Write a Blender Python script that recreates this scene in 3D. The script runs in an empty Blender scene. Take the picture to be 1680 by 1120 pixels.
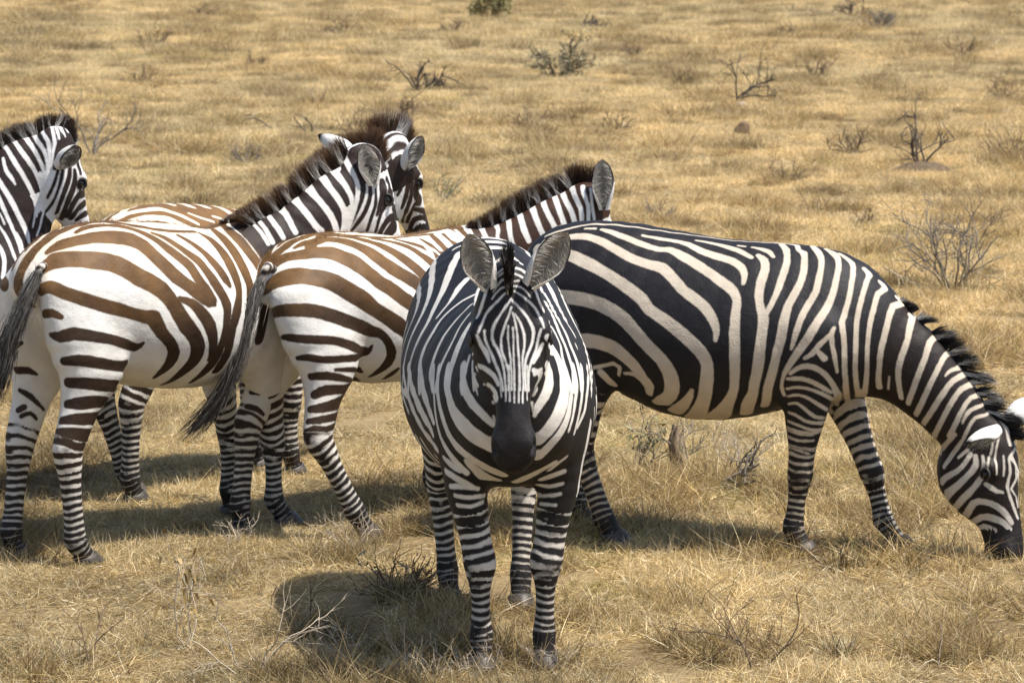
import bpy, math, random
import numpy as np
from mathutils import Vector
from mathutils.bvhtree import BVHTree

# ---------------------------------------------------------------- camera, light, exposure
scene = bpy.context.scene
col = scene.collection
cam = bpy.data.objects.new('camera', bpy.data.cameras.new('camera')); col.objects.link(cam); scene.camera = cam
cam.location = (0, 0, 2.56)
cam.rotation_euler = (math.pi/2-math.atan(680/5270), 0, 0)
cam.data.sensor_width = 36; cam.data.lens = 5270/1680*36
cam.data.clip_start = .1; cam.data.clip_end = 2000
cam.data.dof.use_dof = True; cam.data.dof.focus_distance = 11.3; cam.data.dof.aperture_fstop = 11

SUN_TO = Vector((.44, -.16, .95)).normalized()          # towards the sun: high, to the right, a little on our side
elev = math.asin(SUN_TO.z); azim = math.atan2(SUN_TO.x, SUN_TO.y)
world = bpy.data.worlds.new('World'); scene.world = world; world.use_nodes = True
wn = world.node_tree.nodes; wl = world.node_tree.links
sky = wn.new('ShaderNodeTexSky'); sky.sky_type = 'NISHITA'; sky.sun_disc = False
sky.sun_elevation = elev; sky.sun_rotation = azim
wl.new(sky.outputs[0], wn['Background'].inputs[0]); wn['Background'].inputs[1].default_value = .115
sun = bpy.data.objects.new('sun', bpy.data.lights.new('sun', 'SUN')); col.objects.link(sun)
sun.data.energy = 4.8; sun.data.angle = math.radians(.53); sun.data.color = (1, .955, .88)
sun.rotation_euler = (-SUN_TO).to_track_quat('-Z', 'Y').to_euler()
scene.view_settings.view_transform = 'Standard'; scene.view_settings.look = 'None'
scene.view_settings.exposure = .56; scene.view_settings.gamma = 1
scene.cycles.max_bounces = 4; scene.cycles.diffuse_bounces = 2; scene.cycles.glossy_bounces = 2

rnd = np.random.default_rng(7)
random.seed(7)

def tag(o, label=None, cat=None, group=None, kind=None):
    if label: o['label'] = label
    if cat: o['category'] = cat
    if group: o['group'] = group
    if kind: o['kind'] = kind
    return o
def link(name, me, parent=None):
    o = bpy.data.objects.new(name, me); col.objects.link(o)
    if parent: o.parent = parent
    return o
def mesh(name, v, f, mat, smooth=True):
    me = bpy.data.meshes.new(name)
    me.from_pydata(np.asarray(v).tolist(), [], [list(map(int, q)) for q in f]); me.update()
    if smooth: me.polygons.foreach_set('use_smooth', [True]*len(me.polygons))
    if mat: me.materials.append(mat)
    return me
def quads_mesh(name, V_, Q, mat, smooth=True):
    """fast mesh from arrays of vertices and quads"""
    me = bpy.data.meshes.new(name)
    me.vertices.add(len(V_)); me.vertices.foreach_set('co', np.asarray(V_, np.float32).ravel())
    me.loops.add(Q.size); me.loops.foreach_set('vertex_index', Q.ravel().astype(np.int32))
    me.polygons.add(len(Q)); me.polygons.foreach_set('loop_start', np.arange(0, Q.size, 4, dtype=np.int32))
    me.update(calc_edges=True)
    if smooth: me.polygons.foreach_set('use_smooth', np.ones(len(Q), bool))
    if mat: me.materials.append(mat)
    return me
def attr_f(me, name, a):
    me.attributes.new(name, 'FLOAT', 'POINT').data.foreach_set('value', np.asarray(a, np.float32).ravel())
def attr_c(me, name, a):
    a = np.asarray(a, np.float32)
    if a.shape[1] == 3: a = np.hstack([a, np.ones((len(a), 1), np.float32)])
    me.attributes.new(name, 'FLOAT_COLOR', 'POINT').data.foreach_set('color', a.ravel())

def hash3(i, j, k, s=0):
    n = (i*374761393+j*668265263+k*2147483647+s*1274126177) & 0xffffffff
    n = ((n ^ (n >> 13))*1274126177) & 0xffffffff
    return ((n ^ (n >> 16)) & 0xffff)/65535.
def vnoise(P, s=0):
    """smooth value noise in 0..1 at points (N,3)"""
    P = np.asarray(P, float); I = np.floor(P).astype(np.int64); f = P-I; f = f*f*(3-2*f)
    r = 0
    for a in (0, 1):
        for b in (0, 1):
            for c in (0, 1):
                w = (f[:, 0] if a else 1-f[:, 0])*(f[:, 1] if b else 1-f[:, 1])*(f[:, 2] if c else 1-f[:, 2])
                r = r+w*hash3(I[:, 0]+a, I[:, 1]+b, I[:, 2]+c, s)
    return r
def fbm(P, s=0, o=3):
    P = np.asarray(P, float); r = 0; a = .5; t = 0
    for i in range(o):
        r = r+a*vnoise(P*2**i, s+i); t += a; a *= .5
    return r/t
def sstep(a, b, x):
    t = np.clip((x-a)/(b-a), 0, 1); return t*t*(3-2*t)

# ---------------------------------------------------------------- materials
def new_mat(name):
    m = bpy.data.materials.new(name); m.use_nodes = True
    return m, m.node_tree.nodes, m.node_tree.links, m.node_tree.nodes['Principled BSDF']
def coat_material():
    m, n, l, p = new_mat('zebra_coat')
    def at(nm):
        a = n.new('ShaderNodeAttribute'); a.attribute_name = nm; return a
    s, dk, lt = at('stripe'), at('dark'), at('light')
    tc = n.new('ShaderNodeTexCoord')
    def noise(scale, det=2):
        x = n.new('ShaderNodeTexNoise'); x.inputs['Scale'].default_value = scale; x.inputs['Detail'].default_value = det
        l.new(tc.outputs['Object'], x.inputs['Vector']); return x
    def math_(op, a, b):
        x = n.new('ShaderNodeMath'); x.operation = op
        for i, q in enumerate((a, b)):
            if isinstance(q, (int, float)): x.inputs[i].default_value = q
            else: l.new(q, x.inputs[i])
        return x.outputs[0]
    n1, n2, n3 = noise(45), noise(420, 3), noise(14)
    e = math_('ADD', s.outputs['Fac'], math_('MULTIPLY', math_('SUBTRACT', n1.outputs['Fac'], .5), .0045))
    e = math_('ADD', e, math_('MULTIPLY', math_('SUBTRACT', n2.outputs['Fac'], .5), .0045))
    mr = n.new('ShaderNodeMapRange'); mr.inputs[1].default_value = -.003; mr.inputs[2].default_value = .003
    l.new(e, mr.inputs[0])
    def vary(c, amt):
        hs = n.new('ShaderNodeMix'); hs.data_type = 'RGBA'; hs.blend_type = 'MULTIPLY'; hs.inputs[0].default_value = 1
        mm = n.new('ShaderNodeMapRange'); mm.inputs[1].default_value = .3; mm.inputs[2].default_value = .7; mm.inputs[3].default_value = 1-amt; mm.inputs[4].default_value = 1+amt*.4
        l.new(math_('ADD', math_('MULTIPLY', n3.outputs['Fac'], .5), math_('MULTIPLY', n2.outputs['Fac'], .5)), mm.inputs[0])
        l.new(c, hs.inputs[6]); l.new(mm.outputs[0], hs.inputs[7]); return hs.outputs[2]
    mix = n.new('ShaderNodeMix'); mix.data_type = 'RGBA'
    l.new(mr.outputs[0], mix.inputs[0]); l.new(vary(lt.outputs['Color'], .22), mix.inputs[6]); l.new(vary(dk.outputs['Color'], .5), mix.inputs[7])
    l.new(mix.outputs[2], p.inputs['Base Color'])
    p.inputs['Roughness'].default_value = .58; p.inputs['Specular IOR Level'].default_value = .25
    bm = n.new('ShaderNodeBump'); bm.inputs['Strength'].default_value = .35; bm.inputs['Distance'].default_value = .004
    st = n.new('ShaderNodeTexNoise'); st.inputs['Scale'].default_value = 330; st.inputs['Detail'].default_value = 2
    mp = n.new('ShaderNodeMapping'); mp.inputs['Scale'].default_value = (.35, 1, .55)
    l.new(tc.outputs['Object'], mp.inputs['Vector']); l.new(mp.outputs[0], st.inputs['Vector'])
    l.new(st.outputs['Fac'], bm.inputs['Height'])
    b2 = n.new('ShaderNodeBump'); b2.inputs['Strength'].default_value = .30; b2.inputs['Distance'].default_value = .012
    nm = noise(22, 3); l.new(nm.outputs['Fac'], b2.inputs['Height']); l.new(bm.outputs[0], b2.inputs['Normal'])
    l.new(b2.outputs[0], p.inputs['Normal'])
    return m
def vcol_material(name, rough=.6, spec=.3, noise_amt=.0, scale=60):
    m, n, l, p = new_mat(name)
    a = n.new('ShaderNodeAttribute'); a.attribute_name = 'col'
    c = a.outputs['Color']
    if noise_amt:
        tc = n.new('ShaderNodeTexCoord'); x = n.new('ShaderNodeTexNoise'); x.inputs['Scale'].default_value = scale; x.inputs['Detail'].default_value = 3
        l.new(tc.outputs['Object'], x.inputs['Vector'])
        mr = n.new('ShaderNodeMapRange'); mr.inputs[1].default_value = .3; mr.inputs[2].default_value = .7; mr.inputs[3].default_value = 1-noise_amt; mr.inputs[4].default_value = 1+noise_amt*.5
        l.new(x.outputs['Fac'], mr.inputs[0])
        mx = n.new('ShaderNodeMix'); mx.data_type = 'RGBA'; mx.blend_type = 'MULTIPLY'; mx.inputs[0].default_value = 1
        l.new(c, mx.inputs[6]); l.new(mr.outputs[0], mx.inputs[7]); c = mx.outputs[2]
    l.new(c, p.inputs['Base Color']); p.inputs['Roughness'].default_value = rough; p.inputs['Specular IOR Level'].default_value = spec
    return m
COAT = coat_material()
HAIR = vcol_material('hair', .5, .35)
EARM = vcol_material('ear_skin', .8, .08, .25, 150)
HORN = vcol_material('hoof_horn', .5, .4, .4, 60)
EYEM, _n, _l, _p = new_mat('eye_gloss'); _p.inputs['Base Color'].default_value = (.008, .006, .005, 1); _p.inputs['Roughness'].default_value = .06
WOOD = vcol_material('dead_wood', .8, .2, .35, 40)

# ---------------------------------------------------------------- ground, grass
def ground_z(x, y):
    P = np.stack([np.ravel(x)*.35, np.ravel(y)*.35, np.zeros(np.size(x))], 1)
    return ((fbm(P, 21, 3)-.5)*.05*sstep(14.5, 22, np.ravel(y))).reshape(np.shape(x))
def make_ground():
    xs = np.concatenate([np.linspace(-400, -40, 13), np.linspace(-30, -8, 23), np.linspace(-7, 7, 71), np.linspace(8, 30, 23), np.linspace(40, 400, 13)])
    ys = np.concatenate([np.linspace(-40, 7, 20), np.linspace(8, 20, 61), np.linspace(21, 60, 60), np.linspace(63, 200, 60), np.linspace(220, 1200, 25)])
    X, Y = np.meshgrid(xs, ys); Z = ground_z(X, Y)
    n, m = X.shape; i = np.arange(n-1)[:, None]*m+np.arange(m-1)[None]
    Q = np.stack([i, i+1, i+m+1, i+m], 2).reshape(-1, 4)
    mt, nd, l, p = new_mat('dry_soil_and_litter')
    tc = nd.new('ShaderNodeTexCoord')
    def noise(s, d=4, r=.6):
        x = nd.new('ShaderNodeTexNoise'); x.inputs['Scale'].default_value = s; x.inputs['Detail'].default_value = d; x.inputs['Roughness'].default_value = r
        l.new(tc.outputs['Object'], x.inputs['Vector']); return x
    a, b = noise(1.1), noise(26, 6, .7)
    r1 = nd.new('ShaderNodeValToRGB'); e = r1.color_ramp.elements
    e[0].position = .3; e[0].color = (.12, .082, .042, 1); e[1].position = .72; e[1].color = (.44, .33, .18, 1)
    k = r1.color_ramp.elements.new(.5); k.color = (.27, .195, .10, 1)
    mx = nd.new('ShaderNodeMath'); mx.operation = 'MULTIPLY_ADD'; mx.inputs[1].default_value = .45
    l.new(a.outputs['Fac'], mx.inputs[0])
    m2 = nd.new('ShaderNodeMath'); m2.operation = 'MULTIPLY'; m2.inputs[1].default_value = .55; l.new(b.outputs['Fac'], m2.inputs[0]); l.new(m2.outputs[0], mx.inputs[2])
    l.new(mx.outputs[0], r1.inputs[0]); l.new(r1.outputs[0], p.inputs['Base Color'])
    p.inputs['Roughness'].default_value = .95; p.inputs['Specular IOR Level'].default_value = .1
    bp = nd.new('ShaderNodeBump'); bp.inputs['Strength'].default_value = .8; bp.inputs['Distance'].default_value = .03
    l.new(b.outputs['Fac'], bp.inputs['Height']); l.new(bp.outputs[0], p.inputs['Normal'])
    g = link('ground', quads_mesh('ground', np.stack([X.ravel(), Y.ravel(), Z.ravel()], 1), Q, mt)); tag(g, kind='structure')

def grass_material():
    m, n, l, p = new_mat('dry_grass')
    a = n.new('ShaderNodeAttribute'); a.attribute_name = 'col'
    t = n.new('ShaderNodeAttribute'); t.attribute_name = 'tint'; t.attribute_type = 'INSTANCER'
    mx = n.new('ShaderNodeMix'); mx.data_type = 'RGBA'; mx.blend_type = 'MULTIPLY'; mx.inputs[0].default_value = 1
    l.new(a.outputs['Color'], mx.inputs[6]); l.new(t.outputs['Color'], mx.inputs[7])
    l.new(mx.outputs[2], p.inputs['Base Color']); p.inputs['Roughness'].default_value = .42; p.inputs['Specular IOR Level'].default_value = .5
    tr = n.new('ShaderNodeBsdfTranslucent'); l.new(mx.outputs[2], tr.inputs[0])
    ms = n.new('ShaderNodeMixShader'); ms.inputs[0].default_value = .32
    out = n['Material Output']
    l.new(p.outputs[0], ms.inputs[1]); l.new(tr.outputs[0], ms.inputs[2]); l.new(ms.outputs[0], out.inputs[0])
    return m
GRASS = grass_material()
PAL = np.array([(.90, .76, .50), (.80, .62, .32), (.66, .49, .23), (.46, .31, .13), (.30, .195, .09), (.70, .61, .43), (.38, .35, .13)])
def patch(kind):
    """a patch of turf: many small tussocks of short curved blades, loose litter between them"""
    R = .27
    nc, sp, l0, l1, lit, pw = {'turf': (50, .9, .022, .062, 420, [3, 4, 3, 1.6, .8, 1.4, .3]), 'thin': (24, 1.1, .018, .05, 520, [3, 3, 3, 2, 1.2, 2, .2]),
        'tuffet': (34, .75, .035, .095, 300, [3, 4, 3, 2, 1, 1.5, .4]), 'green': (46, .8, .025, .075, 260, [1, 2, 2, 1, .6, .8, 5]),
        'bushy': (40, .8, .045, .12, 200, [.6, 1.4, 2.5, 4, 3.5, .8, .8])}[kind]
    pw = np.array(pw)/sum(pw)
    rt, dr, ln, cl, wd, bd = [], [], [], [], [], []
    for i in range(nc):
        a, q = rnd.uniform(0, 6.283), R*math.sqrt(rnd.uniform(0, 1)); c = V(q*math.cos(a), q*math.sin(a), 0)
        if kind == 'bushy': c *= .62
        n = int(rnd.integers(16, 38)); r = rnd.uniform(.008, .030); tone = PAL[rnd.choice(7, p=pw)]*rnd.uniform(.75, 1.35); k = rnd.uniform(.7, 1.3)
        t = rnd.uniform(0, 6.283, n); e = np.sqrt(rnd.uniform(0, 1, n)); out_ = np.stack([np.cos(t), np.sin(t), 0*t], 1)
        rt.append(c+out_*(r*e)[:, None]+V(0, 0, -.004)); lean = rnd.normal(0, .35, 3)*V(1, 1, 0)
        d = out_*(sp*e*rnd.uniform(.3, 1.5, n))[:, None]+V(0, 0, 1)+lean+rnd.normal(0, .25, (n, 3)); dr.append(d)
        ln.append(rnd.uniform(l0, l1, n)*k); mixc = PAL[rnd.choice(7, n, p=pw)]
        cl.append((tone*.6+mixc*.4)*rnd.uniform(.55, 1.4, n)[:, None]); wd.append(rnd.uniform(.0024, .0044, n))
        b_ = out_*rnd.uniform(-.2, .9, n)[:, None]+rnd.normal(0, .45, (n, 3)); b_[:, 2] -= rnd.uniform(0, .9, n); bd.append(b_)
    t = rnd.uniform(0, 6.283, lit); q = R*np.sqrt(rnd.uniform(0, 1, lit)); t2 = rnd.uniform(0, 6.283, lit)
    rt.append(np.stack([q*np.cos(t), q*np.sin(t), rnd.uniform(.001, .022, lit)], 1)); dr.append(np.stack([np.cos(t2), np.sin(t2), rnd.normal(.08, .22, lit)], 1))
    ln.append(rnd.uniform(.025, .075, lit)); cl.append(PAL[rnd.choice(7, lit, p=pw)]*rnd.uniform(.6, 1.25, lit)[:, None]); wd.append(rnd.uniform(.0022, .0042, lit)); bd.append(rnd.normal(0, .4, (lit, 3))*V(1, 1, .5))
    n = 5
    t = rnd.uniform(0, 6.283, n); q = R*np.sqrt(rnd.uniform(0, 1, n)); rt.append(np.stack([q*np.cos(t), q*np.sin(t), 0*t], 1)); dr.append(np.stack([rnd.normal(0, .4, n), rnd.normal(0, .4, n), np.ones(n)], 1))
    ln.append(rnd.uniform(.06, .14, n)); cl.append(np.tile(PAL[0]*1.05, (n, 1))); wd.append(np.full(n, .0022)); bd.append(rnd.normal(0, .3, (n, 3)))
    c = np.vstack(cl)
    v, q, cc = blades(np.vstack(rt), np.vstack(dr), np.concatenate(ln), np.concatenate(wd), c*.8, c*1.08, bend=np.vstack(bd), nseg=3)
    v[:, 2] = np.maximum(v[:, 2], -.01)
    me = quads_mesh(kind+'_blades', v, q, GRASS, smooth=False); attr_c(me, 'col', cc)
    return me

def scatter(y0, y1, dens, xm, sc0, sc1):
    """points on the ground between two distances, thinned to the width one can see plus a step either side"""
    area = (y1-y0)*2*(xm+y1*.19); n = int(area*dens)
    y = rnd.uniform(y0, y1, n); x = rnd.uniform(-1, 1, n)*(xm+y1*.19)
    k = np.abs(x) < xm+y*.19
    return x[k], y[k], rnd.uniform(sc0, sc1, k.sum())

def make_grass():
    kinds = ['turf', 'turf', 'turf', 'turf', 'tuffet', 'tuffet', 'thin', 'thin', 'green', 'bushy', 'bushy']
    gc = bpy.data.collections.new('grass_variants')
    for i, k in enumerate(kinds):
        o = bpy.data.objects.new('%02d_%s' % (i, k), patch(k)); gc.objects.link(o)
    parts = [scatter(8.4, 18, 27, 2.6, .7, .98), scatter(18, 34, 16, 2.6, .85, 1.2), scatter(34, 62, 10, 3, 1.0, 1.5), scatter(62, 150, 5, 5, 1.4, 2.0)]
    x, y, s = (np.concatenate([p[i] for p in parts]) for i in range(3))
    n = len(x); P = np.stack([x, y, x*0], 1)
    far = sstep(13, 30, y)
    n1 = fbm(P*np.array([.55, .40, 1]), 31, 3); n2 = fbm(P*1.9, 41, 2); n3 = fbm(P*np.array([.25, .16, 1]), 51, 3)
    n4 = fbm(P*np.array([.8, .5, 1]), 61, 3)
    # thin patches over bare soil, brown bushy clumps and a little green gather here and there
    keep = rnd.uniform(0, 1, n) < .4+1.*sstep(.33, .52, n2)
    u = rnd.uniform(0, 1, n)
    kind = np.where(u < .62, rnd.integers(0, 4, n), np.where(u < .85, rnd.integers(4, 6, n), rnd.integers(6, 8, n)))
    kind = np.where((n2 < .42) & (rnd.uniform(0, 1, n) < .7), rnd.integers(6, 8, n), kind)
    kind = np.where(rnd.uniform(0, 1, n) < .35*sstep(.58, .70, n1), 8, kind)
    kind = np.where(rnd.uniform(0, 1, n) < .03+.07*far+(1-.8*far)*.6*sstep(.55, .66, n4), rnd.integers(9, 11, n), kind)
    tint = np.ones((n, 3))*(1.02+(1-.65*far)*(.35*(n2-.5)+.5*(n1-.5)+.45*(n3-.5)))[:, None]*(1+rnd.uniform(-.2, .2, n)*(1+.6*far))[:, None]
    tint[kind >= 9] *= .72
    s = np.where(kind >= 9, s*rnd.uniform(.7, 1.5, n), s)
    gold = sstep(.35, .65, n3)[:, None]; tint = tint*(np.array([1.04, .98, .85])*gold+np.array([1.01, .99, .92])*(1-gold))
    P[:, 2] = ground_z(x, y)
    P, kind, tint, s = P[keep], kind[keep], tint[keep], s[keep]; n = len(P)
    me = bpy.data.meshes.new('grass'); me.vertices.add(n); me.vertices.foreach_set('co', P.astype(np.float32).ravel())
    attr_c(me, 'tint', tint); attr_f(me, 'size', s); attr_f(me, 'turn', rnd.uniform(0, 6.283, n))
    me.attributes.new('kind', 'INT', 'POINT').data.foreach_set('value', kind.astype(np.int32))
    me.materials.append(GRASS)
    g = link('grass', me); tag(g, 'short dry straw coloured grass covering the plain', 'grass', kind='stuff')
    ng = bpy.data.node_groups.new('grass_clumps', 'GeometryNodeTree')
    ng.interface.new_socket('Geometry', in_out='INPUT', socket_type='NodeSocketGeometry'); ng.interface.new_socket('Geometry', in_out='OUTPUT', socket_type='NodeSocketGeometry')
    N, K = ng.nodes, ng.links
    gi, go = N.new('NodeGroupInput'), N.new('NodeGroupOutput')
    ci = N.new('GeometryNodeCollectionInfo'); ci.inputs['Collection'].default_value = gc; ci.inputs['Separate Children'].default_value = True; ci.inputs['Reset Children'].default_value = True
    ip = N.new('GeometryNodeInstanceOnPoints'); ip.inputs['Pick Instance'].default_value = True
    def na(name, t):
        x = N.new('GeometryNodeInputNamedAttribute'); x.data_type = t; x.inputs['Name'].default_value = name; return x.outputs['Attribute']
    cx = N.new('ShaderNodeCombineXYZ'); K.new(na('turn', 'FLOAT'), cx.inputs[2])
    er = N.new('FunctionNodeEulerToRotation'); K.new(cx.outputs[0], er.inputs[0])
    K.new(gi.outputs[0], ip.inputs['Points']); K.new(ci.outputs[0], ip.inputs['Instance']); K.new(na('kind', 'INT'), ip.inputs['Instance Index'])
    K.new(er.outputs[0], ip.inputs['Rotation']); K.new(na('size', 'FLOAT'), ip.inputs['Scale'])
    K.new(ip.outputs[0], go.inputs[0])
    md = g.modifiers.new('clumps', 'NODES'); md.node_group = ng
    print('grass clumps', n)

# ---------------------------------------------------------------- dead shrubs and weeds
class Twigs:
    def __init__(s): s.v, s.f, s.c, s.n = [], [], [], 0
    def tube(s, p, r, c, n=5):
        v, f = tube(p, r, n); s.v.append(v); s.f.append(f+s.n); s.c.append(np.tile(c, (len(v), 1))*rnd.uniform(.85, 1.15)); s.n += len(v)
    def branch(s, p, d, L, r, lev, c, wig=.22, kids=3, spread=.7, leaves=None, droop=0.):
        k = max(3, int(L/.035)); k = min(k, 8); pts = [p]; d = unit(d)
        for i in range(k):
            d = unit(d+rnd.normal(0, wig, 3)+V(0, 0, -droop)); pts.append(pts[-1]+d*L/k)
        s.tube(pts, np.linspace(r, r*.45, k+1), c, 5 if lev > 1 else 4)
        if leaves is not None:
            for q in pts[1:]: leaves.append((q, d))
        if lev > 0:
            for j in range(kids):
                t = rnd.uniform(.25, .95); i = int(t*k); q = np.array(pts[i])*(1-(t*k-i))+np.array(pts[min(i+1, k)])*(t*k-i)
                nd = unit(d+rnd.normal(0, spread, 3)+V(0, 0, .25-droop*2))
                s.branch(q, nd, L*rnd.uniform(.40, .72), r*.58, lev-1, c, wig, kids, spread, leaves, droop)
    def mesh(s, name):
        vs, fs = np.vstack(s.v), np.vstack(s.f); me = quads_mesh(name, vs, fs, WOOD); attr_c(me, 'col', np.vstack(s.c)); return me

def shrub(name, x, y, h, label, cat, stems=5, lev=2, kids=3, col_=(.19, .15, .115), r=.006, splay=.5, leaf=None, leaf_c=(.16, .14, .07), base_tuft=0, group=None, lean=(0, 0), wig=.2, leaf_size=1., droop_leaf=0):
    root = bpy.data.objects.new(name, None); col.objects.link(root); root.location = (x, y, float(ground_z(np.array([x]), np.array([y]))[0])); root.empty_display_size = .1
    tag(root, label, cat, group)
    T_ = Twigs(); lv = [] if leaf else None
    for i in range(stems):
        a = rnd.uniform(0, 6.283); d = V(math.cos(a)*splay+lean[0], math.sin(a)*splay+lean[1], 1)
        T_.branch(V(math.cos(a)*.02, math.sin(a)*.02, -.01), d, h*rnd.uniform(.55, .85), r, lev, np.array(col_), wig, kids, .7, lv)
    link('twigs', T_.mesh('twigs'), root)
    if leaf:
        k = rnd.choice(len(lv), min(leaf, 4*len(lv))); pr = np.array([lv[i][0] for i in k])+rnd.normal(0, .012, (len(k), 3)); N = len(k)
        c = np.array(leaf_c)*rnd.uniform(.6, 1.4, N)[:, None]
        big = 1.6 if droop_leaf else leaf_size
        v, q, cc = blades(pr, rnd.normal(0, 1, (N, 3))*(.35 if droop_leaf else 1)+V(0, 0, -1 if droop_leaf else .2), rnd.uniform(.02, .045, N)*big, rnd.uniform(.006, .012, N)*big, c, c, bend=rnd.normal(0, .4, (N, 3)), nseg=2)
        me = quads_mesh('leaves', v, q, HAIR, False); attr_c(me, 'col', cc); link('leaves', me, root)
    if base_tuft:
        N = base_tuft; a = rnd.uniform(0, 6.283, N); rr = h*.35*np.sqrt(rnd.uniform(0, 1, N))
        pr = np.stack([rr*np.cos(a), rr*np.sin(a), np.zeros(N)], 1); c = PAL[rnd.choice([2, 3, 4, 5, 6], N)]*rnd.uniform(.6, 1.1, N)[:, None]
        d = np.stack([np.cos(a)*.5+rnd.normal(0, .4, N), np.sin(a)*.5+rnd.normal(0, .4, N), np.ones(N)], 1)
        v, q, cc = blades(pr, d, rnd.uniform(.25, .6, N)*h*(1-rr/h*.9), np.full(N, .0045), c*.8, c, bend=rnd.normal(0, .4, (N, 3)), nseg=3)
        me = quads_mesh('dry_blades', v, q, HAIR, False); attr_c(me, 'col', cc); link('dry_blades', me, root)
    return root

def hump(name, x, y, sx, sz, label, cat, c):
    """a low lump of bare earth"""
    vs, fs = [], []
    for i in range(13):
        for j in range(28):
            a, b = math.pi/2*i/12, 2*math.pi*j/28
            q = V(math.cos(b)*math.cos(a)*sx, math.sin(b)*math.cos(a)*sx*.8, math.sin(a)*sz)
            vs.append(q)
    for i in range(12):
        for j in range(28): fs.append((i*28+j, i*28+(j+1) % 28, (i+1)*28+(j+1) % 28, (i+1)*28+j))
    vs = np.array(vs); vs *= (1+.5*(fbm(vs*14+x, 8, 3)-.5)[:, None]); vs[:, 2] -= .01
    me = mesh(name, vs, fs, WOOD); attr_c(me, 'col', np.tile(c, (len(vs), 1))*(.7+.6*fbm(vs*30, 9))[:, None])
    o = link(name, me); o.location = (x, y, float(ground_z(np.array([x]), np.array([y]))[0])); tag(o, label, cat); return o

# ---------------------------------------------------------------- zebra body builder
def V(*a): return np.array(a, float)
def unit(v): return v / max(np.linalg.norm(v), 1e-9)

def densify(st, n=4):
    """Catmull-Rom through the stations (rows of x,y,z,ru,rv,egg)."""
    st = np.asarray(st, float)
    if len(st) < 3: n = 2
    P = np.vstack([2*st[0]-st[1], st, 2*st[-1]-st[-2]])
    P[0, 3:] = st[0, 3:]; P[-1, 3:] = st[-1, 3:]
    out = []
    for i in range(1, len(P)-2):
        p0, p1, p2, p3 = P[i-1], P[i], P[i+1], P[i+2]
        for k in range(n):
            t = k/n
            q = .5*((2*p1)+(-p0+p2)*t+(2*p0-5*p1+4*p2-p3)*t*t+(-p0+3*p1-3*p2+p3)*t**3)
            q[3:5] = np.maximum(q[3:5], .9*np.minimum(p1[3:5], p2[3:5]))
            out.append(q)
    out.append(st[-1])
    return np.array(out)

def loft_eval(P, st, lat0, lat1, full=False):
    """Signed distance of points to a chain of elliptical sections; with full also arc length and section coordinates."""
    C = st[:, :3]; M = len(C)
    L = np.concatenate([[0], np.cumsum(np.linalg.norm(np.diff(C, axis=0), axis=1))])
    best = np.full(len(P), 9.9); S = np.zeros(len(P)); U = np.zeros(len(P)); W = np.zeros(len(P))
    for i in range(M-1):
        a, b = C[i], C[i+1]; ab = b-a; l2 = ab@ab
        if l2 < 1e-10: continue
        T = ab/np.sqrt(l2)
        lat = lat0+(lat1-lat0)*((i+.5)/(M-1)); lat = unit(lat-T*(lat@T)); up = np.cross(T, lat)
        d = P-a
        t = np.clip(d@ab/l2, 0, 1)
        o = d-t[:, None]*ab
        r = st[i, 3:6]+(st[i+1, 3:6]-st[i, 3:6])*t[:, None]
        u = o@up; v = o@lat; w = o@T
        rm = np.minimum(r[:, 0], r[:, 1])
        rv = r[:, 1]*np.clip(1-r[:, 2]*np.clip(u/r[:, 0], -1, 1), .3, 1.8)
        f = np.sqrt((u/r[:, 0])**2+(v/rv)**2+(w/rm)**2)
        n = np.sqrt(u*u+v*v+w*w)
        dist = np.where(f > 1e-4, n*(1-1/np.maximum(f, 1e-4)), -rm)
        if full:
            m = dist < best
            S[m] = (L[i]+t*np.sqrt(l2))[m]; U[m] = (u/r[:, 0])[m]; W[m] = (v/rv)[m]
        best = np.minimum(best, dist)
    return (best, S, U, W) if full else best

def smin(a, b, k):
    h = np.clip(k-np.abs(a-b), 0, None)/k
    return np.minimum(a, b)-h*h*k*.25

def surface_nets(F, org, h):
    nx, ny, nz = F.shape
    ins = F < 0
    cnt = np.zeros((nx-1, ny-1, nz-1), np.int8)
    for i in (0, 1):
        for j in (0, 1):
            for k in (0, 1):
                cnt += ins[i:nx-1+i, j:ny-1+j, k:nz-1+k]
    act = np.argwhere((cnt > 0) & (cnt < 8))
    idx = -np.ones(cnt.shape, np.int64); idx[tuple(act.T)] = np.arange(len(act))
    acc = np.zeros((len(act), 3)); num = np.zeros(len(act))
    corners = [(i, j, k) for i in (0, 1) for j in (0, 1) for k in (0, 1)]
    for a in corners:
        for ax in range(3):
            if a[ax]: continue
            b = list(a); b[ax] = 1
            fa = F[tuple((act+a).T)]; fb = F[tuple((act+b).T)]
            m = (fa < 0) != (fb < 0)
            t = fa[m]/(fa[m]-fb[m])
            p = np.tile(np.array(a, float), (m.sum(), 1)); p[:, ax] = t
            acc[m] += p; num[m] += 1
    verts = (act+acc/num[:, None])*h+org
    quads = []
    for ax in range(3):
        o1, o2 = (ax+1) % 3, (ax+2) % 3
        sl0 = [slice(None)]*3; sl1 = [slice(None)]*3
        sl0[ax] = slice(0, -1); sl1[ax] = slice(1, None)
        s0 = ins[tuple(sl0)]; s1 = ins[tuple(sl1)]
        e = np.argwhere(s0 != s1)
        ok = (e[:, o1] > 0) & (e[:, o2] > 0) & (e[:, o1] < F.shape[o1]-1) & (e[:, o2] < F.shape[o2]-1)
        e = e[ok]
        def cell(d1, d2):
            c = e.copy(); c[:, o1] += d1; c[:, o2] += d2
            return idx[tuple(c.T)]
        q = np.stack([cell(-1, -1), cell(0, -1), cell(0, 0), cell(-1, 0)], 1)
        flip = ~s0[tuple(e.T)]
        q[flip] = q[flip][:, ::-1]
        quads.append(q)
    return verts, np.vstack(quads)

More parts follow.
